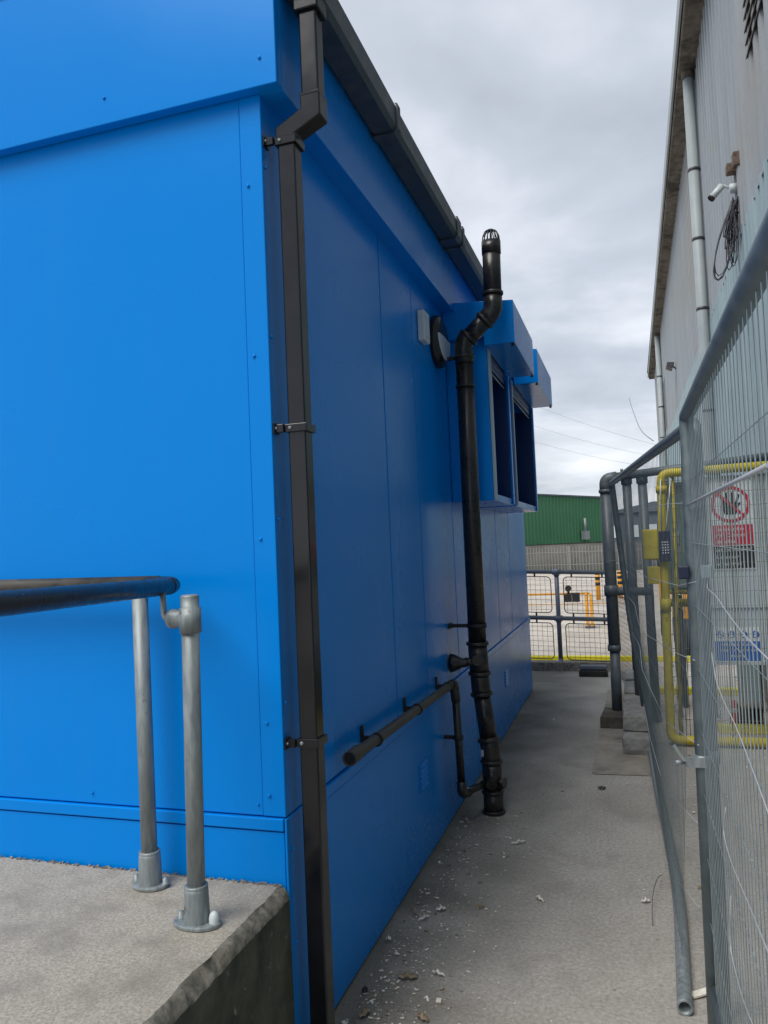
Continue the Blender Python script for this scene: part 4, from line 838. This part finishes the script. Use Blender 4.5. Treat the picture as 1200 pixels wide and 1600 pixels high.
rl2 = thing('mesh_screen', (-.1, 8.5, 0), 'small black framed mesh panel standing between the dark post and the fence', 'mesh panel')
A_ = Vector((-.185, 8.9, .05)); U_ = Vector((.165, -.9, 0)).normalized()
mesh_panel((lambda u, v: tuple(A_ + U_ * u + Vector((0, 0, 1)) * v), .92, .90), rl2, .05)
bx_ = thing('black_case', (-.46, 9.05, 0), 'black rounded plastic case lying on the path before the railing', 'case')
b = MB(); b.box(-.618, -.298, 9.02, 9.15, 0.002, .075); b.build('case_body', 'black_gloss', bx_, bevel=.012)
b = MB(); b.box(-.610, -.306, 9.03, 9.14, .077, .125); b.build('case_lid', 'shed', bx_, bevel=.014)

# ================================================================ BEYOND THE RAILING
bm = thing('barrier_arm', (-.78, 15.5, 0), 'orange boom barrier with black drive box crossing the yard behind the railing', 'barrier')
b = MB(); b.tube([(-5.0, 14.0, .60), (-.70, 14.0, .60)], .018, 8); b.build('boom', 'orange', bm)
b = MB(); b.tube([(-5.0, 14.0, .40), (-.10, 14.0, .42)], .007, 8); b.build('lower_rail', 'orange', bm)
b = MB(); b.box(-1.14, -1.01, 13.9, 14.0, .46, .60); b.box(-1.0, -.87, 13.9, 14.0, .46, .62); b.build('drive_boxes', 'black', bm, bevel=.008)
b = MB(); b.lathe((-1.06, 13.95, .70), (0, -1, 0), [(0, 0), (0, .055), (.05, .055), (.05, 0)], 14); b.tube([(-1.06, 13.94, .70), (-1.06, 13.94, .58)], .02, 8); b.build('signal_disc', 'black', bm)
for x_ in (-.76, -.68):
    b = MB(); b.box(x_ - .025, x_ + .025, 13.95, 14.05, 0, .60); b.build('leg', 'orange', bm, bevel=.005)
b = MB(); b.box(-.80, -.64, 13.9, 14.1, -.008, .03); b.build('foot', 'shed', bm)

gw = thing('green_warehouse', (-9, 45, 0), 'long green corrugated shed on a blockwork base beyond the road', 'warehouse')
A_, B_ = Vector((-12.7, 31.0, 0)), Vector((-1.20, 48.2, 0)); Lw = (B_ - A_).length; U_ = (B_ - A_).normalized(); Nn = Vector((U_.y, -U_.x, 0))
pts = []; s_ = 0
while s_ < Lw:
    for f_, d in ((0, 0), (.55, 0), (.68, .05), (.87, .05)): pts.append(A_ + U_ * min(s_ + f_ * .30, Lw) + Nn * d)
    s_ += .30
n = len(pts)
def ztop(p): return 4.36 - .37 * ((p - A_).length / Lw)
b = MB(); b.add([(p.x, p.y, 1.34) for p in pts] + [(p.x, p.y, ztop(p)) for p in pts], [(i, i + 1, n + i + 1, n + i) for i in range(n - 1)]); b.build('cladding', 'green', gw)
b = MB(); q1, q2 = A_ - Nn * .06, B_ - Nn * .06; q3, q4 = B_ - Nn * 12, A_ - Nn * 12
b.hexa([(q1.x, q1.y, 0), (q2.x, q2.y, 0), (q3.x, q3.y, 0), (q4.x, q4.y, 0), (q1.x, q1.y, 1.36), (q2.x, q2.y, 1.36), (q3.x, q3.y, 1.36), (q4.x, q4.y, 1.36)]); b.build('base_wall', 'block', gw)
b = MB(); b.hexa([(q1.x, q1.y, 1.36), (q2.x, q2.y, 1.36), (q3.x, q3.y, 1.36), (q4.x, q4.y, 1.36), (q1.x, q1.y, 4.3), (q2.x, q2.y, 3.95), (q3.x, q3.y, 4.4), (q4.x, q4.y, 4.8)]); b.build('shed_body', 'green', gw)
b = MB(); e1, e2 = A_ + Nn * .10, B_ + Nn * .10; w1, w2 = A_ - Nn * 12, B_ - Nn * 12
b.hexa([(e1.x, e1.y, 4.34), (e2.x, e2.y, 3.97), (w2.x, w2.y, 4.45), (w1.x, w1.y, 4.85), (e1.x, e1.y, 4.42), (e2.x, e2.y, 4.05), (w2.x, w2.y, 4.53), (w1.x, w1.y, 4.93)]); b.build('roof', 'shed', gw)
vp = A_ + U_ * 18.3 + Nn * .22
b = MB(); b.tube([(vp.x, vp.y, 1.9), (vp.x, vp.y, 2.75)], .08, 10); b.build('vent_pipe', 'galv', gw)
b = MB(); b.obox((vp.x, vp.y, 1.75), U_ * .22, Nn * .14, (0, 0, .25)); b.build('vent_box', 'galv', gw)

b = MB(); fp = []
pa, pb = Vector((-14, 41.0, 0)), Vector((6.0, 36.9, 0)); Lp = (pb - pa).length; U2 = (pb - pa).normalized()
pal = thing('palisade_fence', (-4, 39, 0), 'grey steel palisade fence at the foot of the green shed', 'fence')
k = 0; b = MB()
while k * .155 < Lp:
    p = pa + U2 * (k * .155); h_ = 1.20 + .02 * random.random(); wv = U2 * .020; dv = Vector((0, .006, 0))
    b.hexa([p - wv - dv, p + wv - dv, p + wv + dv, p - wv + dv] + [q + Vector((0, 0, h_)) for q in (p - wv - dv, p + wv - dv, p + wv + dv, p - wv + dv)]); k += 1
b.build('pales', 'palisade', pal, kind='stuff')
for z_ in (.30, .92):
    b = MB(); b.tube([pa + Vector((0, .05, z_)), pb + Vector((0, .05, z_))], .025, 6); b.build('rail', 'palisade', pal)
for k in range(8):
    p = pa + U2 * (k * 2.75 + .4); b = MB(); b.box(p.x - .05, p.x + .05, p.y + .04, p.y + .12, 0, 1.22); b.build('fence_post', 'palisade', pal)
b = MB(); b.hexa([pa + Vector((0, .8, -.01)), pb + Vector((0, .8, -.01)), pb + Vector((0, 1.0, -.01)), pa + Vector((0, 1.0, -.01)), pa + Vector((0, .8, 1.30)), pb + Vector((0, .8, 1.30)), pb + Vector((0, 1.0, 1.30)), pa + Vector((0, 1.0, 1.30))])
single(b, 'boundary_wall', 'block', (-4, 40, 0), 'low weathered grey wall behind the palisade fence', 'wall')

sh = thing('slate_shed', (1.5, 62, 0), 'low slate grey building far beyond the end of the pale warehouse', 'building')
b = MB(); b.box(-1.6, 5.5, 60, 70, 0, 3.35); b.build('walls', 'shed', sh)
b = MB(); b.prism([(-1.8, 3.35), (2, 4.1), (5.7, 3.35)], 'y', 59.8, 70.2); b.build('roof', 'shed', sh)
for k in range(5):
    b = MB(); b.box(-1.2 + k * 1.3, -.5 + k * 1.3, 59.94, 59.99, 1.5, 2.4); b.build('window', 'lens', sh)

rng = random.Random(9)
b = MB()
for k in range(1500):
    x = rng.uniform(-45, 45); h_ = 3.2 + 2.0 * math.sin(x * .35) + 1.2 * math.sin(x * .93 + 2); z = rng.uniform(0, max(1.5, h_)); s_ = rng.uniform(.3, .8)
    a = rng.uniform(0, 6.28); u = Vector((math.cos(a), math.sin(a), rng.uniform(-.4, .4))) * s_; v = Vector((rng.uniform(-.3, .3), rng.uniform(-.3, .3), 1)) * s_
    c = Vector((x, 105 + rng.uniform(-4, 4), z)); b.add([c - u - v, c + u - v * .6, c + u * .7 + v, c - u * .8 + v * .8], [(0, 1, 2, 3)])
tag(b.build('distant_hedge', 'hedge', kind='stuff'), 'dark far off line of bushes beyond the yard', 'hedge')

for i, (z0_, z1_, y_, lab) in enumerate(((24.4, 11.6, 120, 'upper thin overhead power line crossing the cloudy sky'), (21.0, 11.0, 122, 'middle thin overhead power line crossing the cloudy sky'), (18.5, 10.0, 124, 'lowest thin overhead power line crossing the cloudy sky'))):
    pts = [(-16 + 32 * k / 16, y_, z0_ + (z1_ - z0_) * k / 16 + 1.2 * ((k / 8 - 1) ** 2 - 1)) for k in range(17)]
    b = MB(); b.tube(pts, .016, 5, caps=False); single(b, 'power_line', 'palisade', (0, y_, 0), lab, 'power line', 'overhead power lines')

# ================================================================ LITTER
rng = random.Random(21)
b = MB()
def chip(x, y, s_, zb=.002):
    a = rng.uniform(0, 6.28); t_ = rng.uniform(.15, .4); u = Vector((math.cos(a), math.sin(a), rng.uniform(-.15, .15))) * s_; v = Vector((-math.sin(a), math.cos(a), 0)) * s_ * rng.uniform(.25, .8)
    j0 = len(b.f); b.obox((x, y, zb + s_ * t_ * .5 + abs(u.z)), u, v, (0, 0, s_ * t_ * .5)); q_ = 1 if rng.random() < .35 else 0
    for q2 in range(j0, len(b.f)): b.mi[q2] = q_
for k in range(1150):
    y = 2.35 + rng.random() ** 1.5 * 2.2; x = WX + .02 + abs(rng.gauss(0, .20)) + .03; chip(x, y, .0012 + .0018 * rng.expovariate(1))
for k in range(150):
    y = rng.uniform(2.3, 8); x = rng.uniform(-1.0, .1); chip(x, y, .0010 + .0015 * rng.expovariate(1))
for k in range(60):
    y = rng.uniform(3.5, 6.1); x = rng.uniform(.2, 1.1); chip(x, y, abs(rng.gauss(0, .005)) + .003)
for k in range(160): 
    y = rng.uniform(7, 10); x = rng.uniform(.15, 1.1); chip(x, y, rng.uniform(.004, .02))
tag(b.build('litter_crumbs', ['litter', 'leaf'], kind='stuff'), 'pale crumbs and wood chips scattered over the path', 'litter')
def curl(x, y, ln, wd, a, m_, lab, name, lift=.012):
    b = MB(); n = 8; vs = []
    u = Vector((math.cos(a), math.sin(a), 0)); v = Vector((-math.sin(a), math.cos(a), 0))
    for k in range(n + 1):
        t_ = k / n - .5; c = Vector((x, y, .003)) + u * ln * t_ + v * ln * .5 * (t_ * t_) + Vector((0, 0, lift * (1 - abs(t_ * 2)) + .004 * math.sin(k * 2.1) + .004)); ww = wd * (1 - (2 * t_) ** 2 * .7)
        vs += [c - v * ww, c + v * ww + Vector((0, 0, .004)), c + v * ww + Vector((0, 0, .0055)), c - v * ww + Vector((0, 0, .0015))]
    b.add(vs, [(4 * k + j, 4 * k + 4 + j, 4 * k + 4 + (j + 1) % 4, 4 * k + (j + 1) % 4) for k in range(n) for j in range(4)] + [(0, 1, 2, 3), (4 * n, 4 * n + 3, 4 * n + 2, 4 * n + 1)], smooth=True)
    single(b, name, m_, (x, y, 0), lab, 'litter')
curl(-.851, 2.718, .075, .013, .2, 'leaf', 'largest curled brown and white dead leaf near the foot of the cabin', 'dead_leaf')
curl(-.624, 4.045, .085, .006, .6, 'litter', 'white curled scrap in the middle of the path beyond the soil pipe', 'paper_scrap')
curl(-.75, 2.765, .055, .005, -.3, 'litter', 'thin pale shaving just right of the largest dead leaf', 'wood_shaving')
curl(-.851, 3.25, .045, .010, .5, 'litter', 'pale flat scrap on the crumb covered part of the path', 'paper_scrap')
curl(-.90, 3.16, .055, .005, .9, 'litter', 'curved pale shaving lying beside the cabin wall', 'wood_shaving')
curl(-.967, 3.205, .10, .004, -1.0, 'leaf', 'small brown leaf stalk against the blue cabin wall', 'leaf_stalk')
curl(-.458, 3.438, .05, .006, -.8, 'litter', 'small pale shaving alone in the middle of the path', 'wood_shaving')
curl(-.01, 3.513, .04, .008, .3, 'litter', 'white scrap by the curved wire near the fence foot', 'paper_scrap')
curl(-.74, 2.50, .05, .010, -.5, 'leaf', 'small greenish brown leaf nearest the viewer on the path', 'dead_leaf')
curl(-1.0, 2.96, .022, .010, .2, 'litter', 'small white pebble sized scrap tight against the cabin base', 'paper_scrap')
curl(-.975, 2.60, .022, .014, .2, 'black', 'small black scrap beside the cabin base', 'rubber_scrap')
curl(-.93, 2.48, .05, .012, 1.2, 'leaf', 'crumpled leaf at the foot of the square downpipe', 'dead_leaf')
curl(-.24, 5.02, .05, .014, .1, 'black', 'small dark scrap in front of the pale concrete strip', 'rubber_scrap', lift=.006)
b = MB(); b.tube([(.065, 3.766, .02), (.052, 3.70, .045), (.038, 3.62, .058), (.026, 3.54, .06), (.016, 3.46, .050), (.011, 3.38, .032), (.010, 3.304, .008)], .0015, 5); single(b, 'bent_wire', 'cable', (.03, 3.5, 0), 'thin dark bent wire arching over the path beside the loose tube', 'wire')
